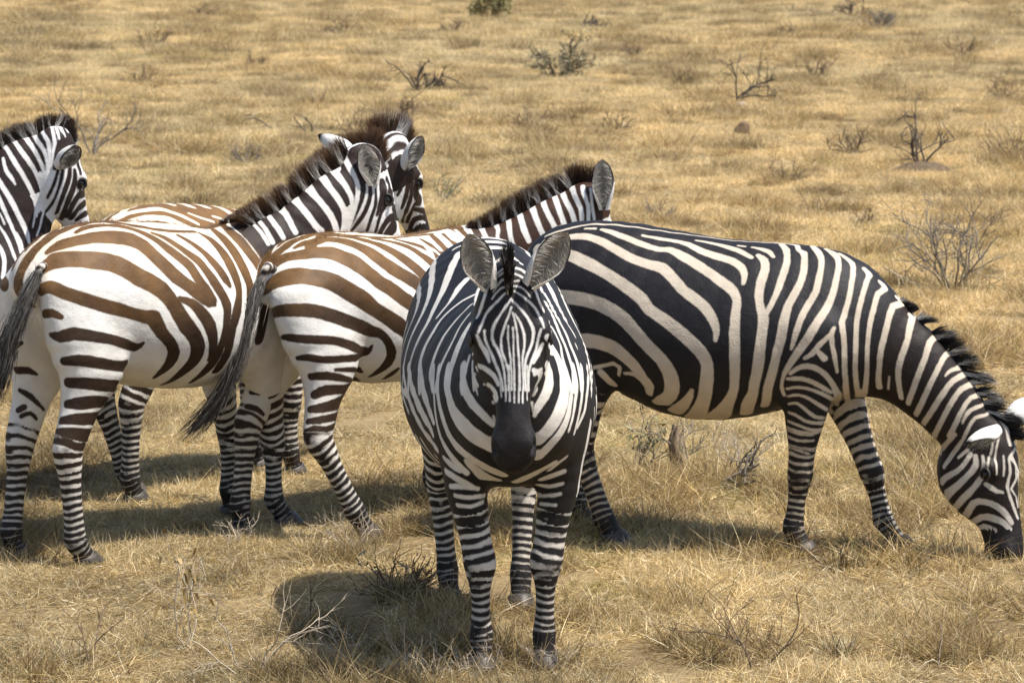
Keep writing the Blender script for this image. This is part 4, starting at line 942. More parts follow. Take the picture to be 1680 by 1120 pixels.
# stripes: kind, then points x y z half-width in millimetres on the animal's own skin
STRIPES = {
 'grazing': """
w -707,-89,1277,7;-678,-96,1289,7;-652,-94,1299,8;-627,-94,1306,8;-602,-95,1313,8;-577,-88,1320,7;-552,-75,1325,6;-523,-71,1330,8;-489,-65,1333,9;-438,-63,1332,8;-384,-61,1329,8;-337,-62,1325,7;-292,-62,1320,6;-246,-51,1314,6;-197,-49,1308,6;-149,-46,1303,6;-103,-35,1297,5;-56,-29,1291,5;-9,-18,1285,5;40,-23,1280,5;90,-26,1276,5;135,-22,1275,5;184,-17,1273,5;242,-11,1271,6;304,-9,1269,7
w -529,-106,1316,6;-507,-108,1317,7;-486,-106,1317,8
w -456,-108,1315,9;-431,-119,1311,13;-404,-127,1306,15;-370,-137,1296,16;-331,-152,1285,16;-296,-160,1274,16;-262,-165,1263,16;-227,-173,1254,14;-195,-174,1247,14;-169,-171,1246,14;-144,-169,1245,16;-118,-175,1236,19;-88,-187,1223,22;-52,-200,1208,22;-16,-214,1191,22;17,-227,1174,21;49,-239,1158,21;78,-250,1141,22;105,-260,1125,22;129,-268,1111,22;147,-275,1097,21;160,-283,1081,19;168,-291,1062,17;170,-303,1038,18;169,-314,1009,19;170,-326,974,20;170,-334,937,22;172,-339,899,22;173,-340,863,22;173,-338,832,22;172,-333,800,21;170,-323,760,20;165,-308,722,19;161,-298,702,19;155,-290,687,20;148,-280,671,21;136,-265,652,23;114,-236,621,30;88,-199,590,41;70,-171,571,49;53,-139,554,48
w -703,-122,1255,16;-674,-132,1264,14;-645,-137,1271,15;-615,-145,1278,15;-586,-147,1283,15;-558,-147,1287,18;-529,-152,1289,19;-500,-156,1287,18;-473,-162,1282,18;-444,-174,1274,19;-413,-185,1263,19;-377,-199,1247,19;-339,-215,1231,20;-308,-222,1217,20;-277,-227,1206,20;-246,-233,1197,20;-217,-234,1189,21;-186,-235,1184,23;-157,-239,1176,24;-130,-251,1158,23;-105,-266,1137,22;-82,-277,1117,22;-60,-288,1097,21;-32,-297,1080,22;-4,-304,1063,22;21,-311,1047,22;44,-318,1029,22;64,-325,1006,21;80,-331,982,19;90,-336,961,17;96,-340,941,14;96,-344,922,12;94,-346,904,9
w -740,-111,1227,22;-694,-150,1228,21;-655,-170,1226,22;-618,-189,1224,22;-583,-201,1219,23;-543,-219,1209,25;-504,-232,1196,27;-467,-246,1183,26;-432,-255,1169,24;-396,-266,1153,23;-360,-275,1135,23;-325,-282,1116,24;-290,-293,1096,25;-257,-300,1076,25;-228,-308,1056,25;-209,-316,1035,24;-191,-322,1015,24;-162,-329,998,23;-130,-335,981,24;-99,-339,961,25;-69,-345,941,26;-42,-348,921,26;-16,-350,900,26;11,-352,877,27;35,-351,853,27;51,-349,828,26;60,-345,803,25;60,-340,780,26;57,-334,758,27;55,-328,740,28;50,-319,719,28;43,-302,685,28;30,-276,648,28;11,-243,615,31;-10,-205,586,36;-43,-131,548,48
w -720,-216,1028,25;-669,-249,1039,26;-625,-265,1046,27;-585,-274,1048,28;-548,-280,1048,28;-513,-284,1045,28;-480,-287,1041,28;-450,-292,1036,28;-419,-296,1029,28;-384,-301,1016,29;-349,-312,1002,29;-321,-318,986,29;-294,-322,967,29;-266,-330,942,28;-239,-335,915,27;-212,-337,887,27;-185,-342,861,27;-157,-343,837,27;-133,-341,813,27;-116,-338,788,30;-103,-332,763,32;-96,-324,737,33;-95,-313,711,33;-100,-298,685,32;-111,-279,661,30;-131,-260,643,31;-153,-241,629,33;-184,-222,618,21
w -697,-195,841,25;-641,-257,852,27;-580,-282,863,28;-518,-291,870,29;-466,-290,872,29;-433,-290,870,29;-407,-291,865,30;-380,-293,858,31;-352,-300,849,32;-323,-310,834,31;-296,-314,815,29;-272,-313,795,27;-252,-309,773,27;-235,-305,750,26;-222,-299,729,24;-210,-294,712,26;-202,-287,696,25;-203,-275,679,20;-207,-259,661,16
w -276,-117,1296,8;-243,-118,1291,9;-210,-120,1286,11;-178,-116,1282,11;-146,-118,1278,11;-116,-116,1273,12;-86,-121,1267,15;-54,-134,1256,16;-21,-148,1244,18;13,-157,1234,19;48,-166,1226,20;83,-171,1218,19;116,-179,1210,18;140,-188,1200,18;159,-197,1189,17;173,-209,1175,15;181,-222,1161,14;184,-236,1144,11;184,-250,1126,8
w -57,-85,1279,6;-25,-83,1275,8;8,-85,1270,10;43,-93,1264,12;77,-101,1258,14;110,-113,1251,15;140,-124,1243,14;167,-138,1233,12;192,-152,1223,10
w 120,-84,1263,6;149,-83,1260,6
w 179,-86,1258,6;201,-90,1256,9;222,-92,1252,12;241,-99,1248,13;258,-109,1242,12;280,-133,1227,8
w 217,-135,1231,10;233,-144,1223,15;247,-156,1212,17;256,-173,1197,17;260,-193,1179,18;258,-213,1157,19;254,-234,1133,19;253,-253,1107,18;254,-269,1081,17;259,-281,1057,16;266,-290,1034,17;275,-297,1014,19;282,-303,993,22;282,-311,965,21;280,-318,933,20;277,-323,899,21;273,-324,865,22;270,-323,834,23;265,-318,802,23;256,-309,762,22;244,-294,724,22;239,-281,701,21;232,-268,682,22;218,-248,656,26;202,-222,630,29;191,-193,606,28;179,-153,581,28
w 289,-27,1267,12;321,-80,1251,15;333,-113,1232,13;340,-146,1208,14;339,-178,1178,15;333,-209,1146,15;328,-235,1113,14;320,-257,1082,12;311,-273,1057,11;302,-285,1035,11;294,-292,1019,11;287,-298,1005,13
w -438,-274,760,8;-412,-268,765,8;-388,-266,771,8;-368,-272,777,8;-351,-280,780,9;-327,-285,766,11;-329,-275,750,9;-337,-260,731,7
w -414,-265,741,13;-397,-253,720,14;-384,-235,700,13;-373,-222,688,12;-364,-211,679,9
w -305,-281,741,7;-284,-288,743,9;-263,-292,742,11;-243,-292,730,13;-224,-292,715,14
w -14,-304,688,9;-29,-284,660,16;-47,-265,637,21;-69,-241,614,27;-92,-215,596,31;-117,-181,578,32
w 316,-16,1269,5;336,-21,1268,8;353,-26,1266,11;370,-69,1251,10;395,-83,1241,15;404,-107,1225,13;410,-135,1203,14;414,-160,1179,14;413,-186,1152,14;407,-211,1124,15;396,-233,1095,16;384,-251,1068,16;374,-267,1042,17;369,-283,1013,18;365,-297,983,20;362,-307,950,20;357,-311,916,20;348,-313,882,19;339,-312,848,18;331,-308,812,18;321,-301,777,19;309,-289,743,19;296,-271,710,19;287,-248,679,19;279,-223,652,19;264,-188,622,19
w 413,-7,1263,11;434,-41,1254,15;451,-62,1244,16;464,-82,1231,14;474,-104,1214,12;479,-132,1191,12;480,-159,1164,13;479,-186,1132,14;476,-208,1101,14;466,-225,1076,14;455,-241,1054,14;445,-260,1031,14;436,-278,1008,14;429,-291,985,13;423,-300,961,13;416,-306,936,12;410,-308,912,10;404,-309,892,8;398,-309,874,5
w 471,-10,1252,10;495,-29,1245,14;517,-48,1235,17;533,-69,1221,13;543,-93,1203,11;547,-119,1180,12;546,-145,1153,12;545,-170,1121,13;541,-192,1089,14;533,-212,1059,15;523,-236,1031,16;511,-260,1006,17;496,-280,980,17;481,-293,950,18;464,-300,919,18;443,-302,887,17;422,-304,856,16;402,-304,826,14;384,-300,798,12;372,-295,778,10;363,-289,759,7;356,-280,735,7;352,-267,712,8;354,-257,694,8;358,-249,678,8
w 532,-30,1237,9;555,-40,1226,11;574,-47,1215,14;588,-54,1204,14;598,-70,1190,11;604,-99,1165,11;605,-129,1134,11;606,-153,1103,11;604,-175,1071,11;599,-195,1037,11;594,-213,1007,12;590,-225,992,12;589,-235,978,13;595,-242,951,13;600,-241,917,12;601,-237,881,12;601,-232,842,12;600,-222,804,12;598,-204,764,12;593,-161,711,13;581,-85,660,13;550,91,614,13
w 641,-48,1180,12;662,-56,1160,16;662,-74,1148,11;658,-95,1132,11;656,-119,1109,11;652,-141,1081,11;649,-160,1053,11;645,-175,1023,11;642,-188,994,11;641,-198,963,11;642,-205,931,11;642,-207,896,11;641,-206,862,11;639,-201,827,11;637,-191,794,11;635,-175,762,11;633,-150,728,11;631,-118,698,11;633,-89,677,16;634,-54,658,25
w 703,-39,1128,11;717,-36,1116,15;726,-41,1104,14;718,-66,1096,12;705,-93,1084,12;701,-115,1061,12;699,-134,1033,12;694,-150,1004,12;690,-163,974,11;687,-173,941,11;685,-178,907,10;683,-179,872,10;682,-174,838,10;680,-166,805,10;677,-153,773,10;672,-136,740,11;665,-115,711,11;658,-97,691,13;651,-77,674,15
w 769,-18,1066,11;783,-13,1052,15;792,-20,1042,13;781,-49,1040,15;765,-75,1035,14;759,-99,1012,14;755,-117,983,13;751,-131,954,13;746,-142,924,13;739,-148,893,13;733,-151,862,12;729,-148,830,12;726,-141,798,11;722,-132,771,11;719,-122,746,11;718,-110,725,12;718,-98,705,13
w 564,-259,961,7;558,-266,948,10;554,-270,932,11;556,-268,908,11;560,-265,882,9;564,-260,857,10;568,-255,831,9;571,-246,805,8;573,-234,779,6
w 548,-272,932,9;530,-281,913,10;511,-287,895,11;496,-291,875,11;482,-294,857,11;467,-296,847,9;452,-298,838,7
w 506,-287,864,10;517,-281,851,12;528,-275,838,14
w 392,-293,773,8;415,-294,790,9;439,-294,803,11;463,-291,806,12;487,-283,801,12;511,-271,787,11;531,-257,768,11;546,-241,745,11;555,-217,720,11;559,-188,693,15;554,-139,666,21;503,85,613,13
w 381,-286,750,7;409,-284,752,9;437,-281,752,10;461,-275,746,10;484,-266,736,10;507,-250,721,10;527,-232,705,9;546,-205,690,6
w 826,28,998,11;828,30,995,13;837,-35,985,15;836,-65,961,15;834,-85,933,14;831,-99,903,12;823,-110,873,13;814,-117,843,13;805,-120,811,13;799,-119,780,12;799,-114,747,12;801,-106,716,11;804,-97,689,11;807,-86,663,11
w 929,-7,908,13;922,-39,902,13;914,-60,889,14;909,-79,863,13;903,-94,831,12;893,-104,801,12;882,-109,770,12;871,-109,738,12;860,-106,706,12;848,-98,675,12;835,-83,642,11
w 989,14,842,11;986,-1,846,13;977,-41,840,11;967,-65,820,11;957,-82,794,11;945,-94,766,11;931,-102,734,11;913,-103,692,12;894,-96,650,12;879,-84,621,12;864,-65,594,11
w 985,-80,761,4;993,-72,772,6;1003,-61,781,8;1020,-41,786,9;1035,2,787,16
w 1054,15,761,13;1054,15,762,13;1055,0,763,13;1036,-50,755,12;1013,-74,740,11;996,-87,718,11;980,-95,691,12;959,-98,657,12;937,-93,621,12;916,-80,589,12;893,-52,556,11
w 1085,12,721,13;1085,13,721,13;1083,-15,722,13;1067,-46,718,12;1049,-65,709,11;1033,-80,688,11;1017,-90,661,11;999,-94,628,11;981,-91,591,11;961,-78,551,11;936,-40,506,13
w 1113,13,678,11;1114,11,675,11;1103,-34,678,10;1085,-56,672,9;1071,-71,654,9;1059,-81,631,9;1048,-87,607,10;1037,-88,581,11;1022,-86,549,11;1004,-76,515,11
w 1132,10,644,8;1125,-34,640,7;1108,-56,634,8;1088,-70,624,8;1075,-79,609,8;1066,-83,594,7;1058,-86,572,4
w 1157,0,611,7;1145,-37,603,6;1127,-55,600,7;1107,-68,594,7;1095,-76,578,8;1085,-81,557,7;1075,-83,536,8;1065,-83,513,8
w 762,-117,753,4;759,-108,727,4;755,-95,700,5
w 1027,-82,523,9;1012,-75,506,10;996,-63,488,10;977,-42,465,12;952,15,436,16
w 1068,-83,513,6;1052,-81,490,8;1037,-77,467,10;1020,-73,443,11;1005,-70,420,11;993,-67,403,11;983,-65,387,10
w 1082,-87,464,7;1063,-87,448,7;1045,-86,431,6
w 1095,-92,447,10;1084,-97,428,10;1072,-99,410,10;1059,-100,393,10;1042,-98,377,11;1018,-90,361,12;995,-79,346,13;973,-59,323,16
w 1115,-95,442,8;1119,-101,425,11;1120,-105,407,13;1110,-108,388,13;1094,-109,369,12;1073,-108,346,13;1050,-102,322,14;1024,-90,298,16;1001,-68,276,20;989,-21,247,13
w 1145,-96,444,6;1150,-106,424,7;1152,-114,404,9;1150,-113,382,10;1143,-111,359,11;1130,-111,336,12;1114,-111,314,12;1096,-109,294,14;1075,-102,273,14;1051,-83,244,14;1024,-22,211,14
w 1162,-107,332,9;1184,-101,316,10;1203,-94,303,9;1227,-84,297,5
w 1073,-46,188,16;1095,-86,224,15;1113,-101,250,14;1134,-103,259,14;1156,-100,258,13;1180,-95,252,13;1204,-89,240,13;1223,-83,226,13;1240,-80,209,12;1253,-78,192,11;1265,-78,173,9
w 1096,-19,156,14;1116,-56,172,14;1140,-75,190,14;1166,-80,193,15;1191,-82,188,15;1214,-83,182,14;1235,-83,172,12;1250,-84,158,11;1263,-84,143,9
w 1121,-21,134,9;1129,-42,140,9;1152,-63,151,11;1178,-75,145,12;1205,-84,133,13;1228,-90,126,12;1250,-93,119,11
w 1141,-25,95,6;1158,-59,99,11;1180,-78,99,13;1204,-94,91,15;1228,-108,82,16;1248,-112,80,14;1266,-109,79,12
w 1194,-92,434,4;1199,-98,419,5;1203,-104,405,6;1204,-107,390,6;1204,-105,374,5
w 1170,-97,439,5;1170,-114,419,5;1169,-123,400,5;1166,-117,374,4
w 1225,-72,444,4;1228,-76,419,4;1230,-79,396,5;1229,-81,380,4;1228,-82,365,4
w 1245,-61,431,5;1250,-63,404,5;1253,-65,376,6;1247,-70,349,6;1243,-74,321,7;1250,-71,291,6;1261,-66,258,6;1273,-63,224,6;1286,-59,190,5
w 1254,-45,442,5;1267,-40,411,6;1277,-27,378,7;1278,-15,343,8;1273,5,303,4;1280,-26,271,4;1286,-33,233,4
w 1261,-13,468,6;1267,26,430,6;1277,-4,403,4;1280,-8,375,4;1279,-12,346,4
w 1182,-65,522,4;1182,-83,498,5;1181,-88,476,5;1176,-92,451,4
w 1203,-46,533,4;1201,-67,507,4;1198,-81,482,4;1195,-84,460,4;1194,-89,439,4
w 374,-266,706,6;397,-269,712,6;422,-269,715,7;451,-264,712,7;481,-254,703,7;511,-235,688,8;534,-208,671,8;542,-154,655,11
w 374,-250,673,5;397,-256,679,6;419,-257,682,6;444,-253,676,7;467,-245,664,7;487,-233,649,8;505,-215,634,8;519,-192,619,8;472,113,563,12
w 373,-232,639,5;392,-240,645,6;410,-244,646,6;429,-241,634,7;447,-236,618,8;464,-229,602,8;481,-217,589,8;501,-198,584,8;512,-150,579,6
w 370,-217,602,6;401,-229,596,7;419,-229,585,7;439,-226,573,7;462,-219,566,7;485,-205,562,7;502,-182,560,9;507,-152,563,6
w 364,-202,565,5;388,-216,559,6;413,-221,552,6;440,-218,542,6;466,-207,533,7;488,-187,532,7;499,-159,535,6
w 361,-190,526,6;393,-210,520,5;424,-213,514,6;461,-203,513,6;486,-138,506,5
w 362,-193,536,7;387,-210,531,6;412,-215,526,6;443,-213,522,6;471,-198,520,6;488,-181,523,8;496,-160,530,7
w 364,-186,497,7;387,-203,492,6;410,-208,487,6;440,-205,487,6;469,-187,487,5
w 360,-168,453,6;394,-199,450,5;422,-200,442,5;447,-187,432,5;462,-129,415,4
""",
 'brown_near': """
d -576,13,1311,16;-528,23,1334,19;-446,75,1347,21;-422,57,1356,21;-379,60,1360,21;-352,39,1368,24;-324,11,1371,27;-276,-6,1369,25;-245,-47,1367,21;-209,-68,1359,18;-169,-90,1349,16;-106,-110,1335,14;-33,-122,1323,13;47,-117,1314,12;135,-100,1306,11
d -618,-68,1274,13;-592,-77,1289,23;-563,-87,1302,31;-532,-104,1311,32;-494,-116,1317,34;-456,-128,1323,34;-415,-136,1325,40;-375,-145,1324,42;-337,-156,1321,45;-299,-160,1316,48;-270,-171,1308,46;-249,-185,1297,44;-231,-200,1283,45;-220,-214,1265,42;-208,-229,1246,38;-191,-245,1224,37;-172,-260,1202,37;-154,-272,1179,38;-135,-282,1157,37;-110,-291,1136,33;-85,-299,1117,31;-60,-305,1100,33;-37,-310,1083,34;-11,-315,1061,31;12,-319,1042,25;44,-321,1027,10
d -663,-93,1209,21;-642,-103,1229,31;-619,-116,1244,39;-593,-138,1249,40;-563,-161,1249,38;-534,-183,1248,39;-501,-199,1244,42;-466,-214,1239,41;-431,-227,1231,42;-399,-238,1219,43;-372,-251,1204,42;-348,-261,1188,43;-324,-269,1171,43;-300,-277,1157,41;-275,-285,1144,41;-246,-290,1127,41;-221,-297,1109,39;-203,-305,1088,37;-185,-311,1064,36;-168,-315,1039,36;-152,-318,1012,36;-134,-320,986,36;-115,-321,959,37;-88,-320,932,35;-62,-316,904,34;-45,-311,877,35;-34,-302,850,36;-31,-290,823,35;-34,-273,797,33;-44,-254,773,31;-55,-230,751,27;-63,-200,728,21;-67,-168,708,16;-72,-143,697,12;-76,-120,689,9
d -137,-312,1066,13;-108,-316,1056,16;-78,-319,1043,21;-51,-322,1021,26;-27,-325,995,29;-6,-326,970,30;13,-326,942,31;27,-322,909,28;38,-315,876,24;43,-306,847,21;46,-296,823,18;42,-281,797,10
d -692,-117,1134,27;-687,-137,1144,27;-677,-156,1148,27;-664,-179,1139,28;-644,-200,1124,27;-614,-218,1111,27;-579,-234,1097,28;-543,-246,1083,28;-505,-256,1069,28;-465,-265,1056,28;-426,-273,1045,28;-389,-278,1032,26;-357,-286,1021,25;-330,-293,1013,26;-304,-298,1005,28;-284,-300,1003,31;-268,-302,996,35;-251,-304,969,32;-230,-303,937,28;-202,-300,912,26;-176,-297,888,25;-159,-291,864,26;-148,-282,841,29;-145,-269,816,29;-147,-251,794,27;-151,-234,776,24;-157,-215,760,19;-161,-196,746,14;-163,-174,732,9
d -683,-158,957,10;-676,-181,953,18;-664,-201,950,24;-649,-217,956,27;-627,-232,962,27;-597,-248,957,26;-559,-262,949,24;-519,-270,940,23;-475,-273,930,21;-431,-270,916,22;-389,-264,902,22;-352,-256,888,20;-324,-252,880,20;-308,-259,886,14;-297,-269,897,7
d -692,-133,1038,18;-689,-153,1042,19;-683,-170,1044,18;-674,-186,1038,16;-662,-200,1029,12
d -650,-199,851,18;-631,-223,854,22;-607,-242,854,24;-575,-258,849,25;-536,-268,840,24;-489,-272,829,23;-441,-267,818,22;-405,-256,813,23;-369,-239,809,28
d -624,-194,763,22;-606,-223,762,24;-579,-243,760,25;-542,-256,754,26;-500,-261,747,25;-463,-256,741,24;-418,-237,733,26
d -470,-69,1343,11;-443,-64,1351,15;-412,-56,1357,19;-382,-55,1361,20;-355,-64,1363,19;-313,-69,1362,19;-270,-77,1358,19;-244,-96,1352,19;-219,-112,1344,19;-197,-124,1335,18;-179,-140,1325,18;-162,-158,1313,19;-145,-175,1299,21;-128,-193,1282,24;-111,-211,1262,27;-92,-226,1243,27;-73,-241,1224,26;-53,-253,1205,28;-36,-264,1185,28;-27,-277,1161,27;-18,-289,1136,27;-6,-298,1113,28;8,-306,1091,29;23,-312,1068,26;39,-317,1046,21
d -132,-142,1321,11;-108,-152,1312,13;-87,-164,1301,16;-69,-182,1286,18;-52,-199,1269,19;-34,-212,1254,20;-17,-225,1237,21;3,-236,1221,23;21,-247,1205,25;33,-258,1187,25;42,-269,1167,24;53,-279,1146,26;65,-289,1123,28;77,-299,1098,27;90,-307,1072,26;103,-313,1047,26;112,-318,1020,27;111,-323,991,24;105,-325,959,22;100,-324,921,22;94,-318,883,23;86,-309,850,23;79,-296,820,24;73,-281,792,26;66,-262,767,27;59,-243,746,25;52,-221,727,21;45,-196,709,16;43,-165,690,11
d 2,-148,1303,11;21,-164,1289,14;40,-180,1274,16;59,-197,1256,18;76,-213,1236,19;90,-227,1217,21;101,-240,1198,24;112,-252,1179,25;122,-263,1160,25;131,-273,1141,26;139,-281,1123,25;151,-290,1097,15
d 154,-108,1299,11;168,-125,1287,18;182,-142,1274,24;188,-164,1257,26;193,-186,1238,27;197,-206,1218,29;200,-224,1196,30;201,-242,1172,30;202,-258,1148,28;204,-272,1123,26;204,-284,1099,24;201,-294,1075,20;194,-303,1050,18;181,-312,1021,22;167,-319,991,26;153,-322,960,25;141,-323,930,22;135,-320,899,22;131,-313,867,23;130,-303,834,24;128,-288,801,25;122,-268,771,25;118,-242,741,22
d 292,-28,1304,11;278,-72,1293,20;274,-105,1278,27;272,-141,1256,31;273,-172,1231,33;274,-196,1208,33;274,-217,1183,32;276,-234,1159,32;278,-250,1135,30;280,-263,1110,27;280,-274,1085,25;276,-285,1059,27;268,-296,1031,29;257,-305,995,29;245,-311,958,28;231,-313,921,29;219,-310,884,29;216,-301,844,27;215,-285,805,26;208,-266,772,24;205,-239,738,22
d 352,-38,1310,16;345,-92,1286,25;351,-129,1261,30;356,-155,1237,30;362,-177,1213,29;372,-195,1188,30;382,-211,1162,29;389,-225,1135,30;390,-240,1106,31;381,-257,1071,32;365,-275,1034,30;349,-289,992,28;335,-297,949,28;321,-298,905,30;312,-293,861,31
d -611,151,778,18;-600,129,780,18;-586,113,779,17;-570,104,771,12;-553,96,761,6
d -649,115,884,17;-643,100,891,13;-635,88,898,10
d 409,-55,1317,22;406,-95,1298,25;410,-125,1276,26;416,-153,1249,26;424,-176,1221,25;431,-193,1194,25;436,-209,1164,26;436,-225,1129,27;432,-240,1090,28;419,-259,1048,27;404,-278,1005,28
d 448,-85,1316,13;448,-122,1293,15;456,-151,1268,18;467,-174,1242,20;477,-193,1212,21;486,-209,1175,22;492,-223,1135,23;496,-234,1097,24;495,-247,1059,27
d 479,-127,1310,11;484,-149,1293,13;492,-168,1273,15;502,-186,1250,18;513,-202,1222,21;525,-216,1191,21;540,-228,1158,21
d -626,-187,762,19;-607,-221,762,22;-579,-243,760,25;-542,-256,753,26;-500,-260,744,25;-457,-253,733,21;-395,-211,718,15
d -628,-187,676,18;-611,-213,679,24;-586,-231,679,28;-555,-241,681,28;-518,-243,680,27;-478,-233,673,26;-444,-215,672,15
d -649,-172,610,16;-634,-202,615,20;-610,-220,617,24;-579,-230,615,26;-540,-230,613,27;-485,-196,609,37;-478,-200,622,19
d -653,-142,563,12;-657,-191,567,19;-636,-212,563,24;-605,-224,556,27;-567,-223,547,29;-532,-206,543,30;-527,-206,550,18
d -664,-141,526,12;-674,-178,531,14;-660,-203,528,15;-638,-217,518,17;-614,-222,507,18;-592,-220,503,18;-567,-212,500,19
d -601,147,696,10;-589,129,686,12;-572,115,671,13;-546,106,643,10;-505,112,608,7
d -612,145,616,13;-594,128,628,13
d -606,133,592,11;-590,122,600,10;-574,115,602,9;-560,112,591,9;-545,112,575,8
w 548,-61,1355,6;553,-65,1357,6;538,-99,1355,10;529,-139,1333,11;528,-165,1312,12;531,-184,1291,12;534,-195,1274,11;539,-203,1259,10
w 592,-95,1370,16;622,-87,1376,28;593,-142,1366,15;592,-165,1350,13;591,-187,1325,13;591,-203,1301,12;597,-216,1279,12
w 687,-106,1417,18;687,-105,1416,20;653,-158,1407,18;650,-180,1393,15;654,-203,1372,14;663,-222,1349,15;673,-236,1325,14;684,-246,1304,14;695,-253,1291,14;707,-259,1280,14
w 753,-124,1467,13;752,-123,1465,17;718,-174,1453,20;715,-200,1435,17;719,-220,1417,14;728,-238,1395,13;740,-253,1372,14;754,-265,1346,14;766,-272,1319,14;773,-276,1296,14;779,-278,1273,13
w 796,-156,1504,12;797,-158,1506,14;778,-197,1497,17;774,-223,1476,16;778,-243,1454,14;789,-260,1428,14;801,-274,1402,14;811,-282,1376,13;816,-286,1350,11;816,-286,1322,11;813,-285,1298,11;805,-283,1272,9
w 851,-170,1526,15;856,-173,1529,28;828,-224,1516,18;828,-247,1496,15;834,-266,1475,13;840,-281,1452,12;847,-291,1429,11;851,-298,1407,10;850,-299,1388,9;846,-298,1368,9;838,-294,1339,9;830,-290,1310,9;825,-287,1289,9;821,-285,1271,8
w 916,-179,1595,16;912,-179,1589,15;896,-206,1575,14;885,-236,1556,12;880,-259,1533,12;880,-280,1508,11;882,-294,1483,10;881,-303,1461,10;878,-307,1438,10;870,-308,1407,10;861,-305,1374,10;852,-300,1340,10;845,-294,1309,9;840,-290,1288,9;837,-287,1270,8
w 490,-96,1333,8;486,-124,1317,9;487,-146,1298,9;489,-167,1271,10;493,-186,1242,10
w 463,-87,1322,6;462,-117,1305,7;465,-141,1286,8;468,-162,1262,9;473,-179,1237,9
D 932,-322,1481,9;930,-328,1453,10;927,-332,1424,11;917,-331,1391,11;904,-326,1359,11;891,-317,1331,11;879,-305,1308,11;868,-297,1290,10;856,-291,1275,8
D 955,-336,1448,6;953,-339,1415,8;950,-340,1383,9;942,-338,1357,9;933,-333,1332,9;928,-325,1303,9;928,-311,1272,9
D 997,-335,1472,21;991,-345,1447,19;988,-349,1421,18;980,-346,1394,16;969,-344,1369,12;963,-342,1352,10;958,-340,1337,8
D 1035,-324,1482,17;1049,-325,1459,20;1024,-358,1439,16;1013,-356,1409,15;1001,-349,1381,14;989,-346,1363,12;978,-344,1343,10;968,-338,1306,9;967,-322,1263,8
D 1068,-328,1362,22;1106,-308,1341,26;1121,-296,1323,28;1076,-328,1322,20;1037,-340,1319,18;1015,-342,1306,17;1002,-338,1288,16;994,-331,1269,15;992,-320,1248,13
D 1065,-330,1277,33;1050,-331,1265,30;1040,-328,1252,28
D 910,-298,1514,12;905,-310,1482,12;901,-317,1450,12;895,-318,1424,11;886,-317,1399,10;874,-312,1370,10;862,-304,1341,10;854,-297,1316,10;846,-292,1296,9;833,-287,1270,8
D 1093,-295,1451,5;1096,-298,1429,3
D 1102,-309,1348,6;1120,-298,1323,5;1123,-301,1301,4;1126,-304,1277,4;1129,-307,1253,3
""",
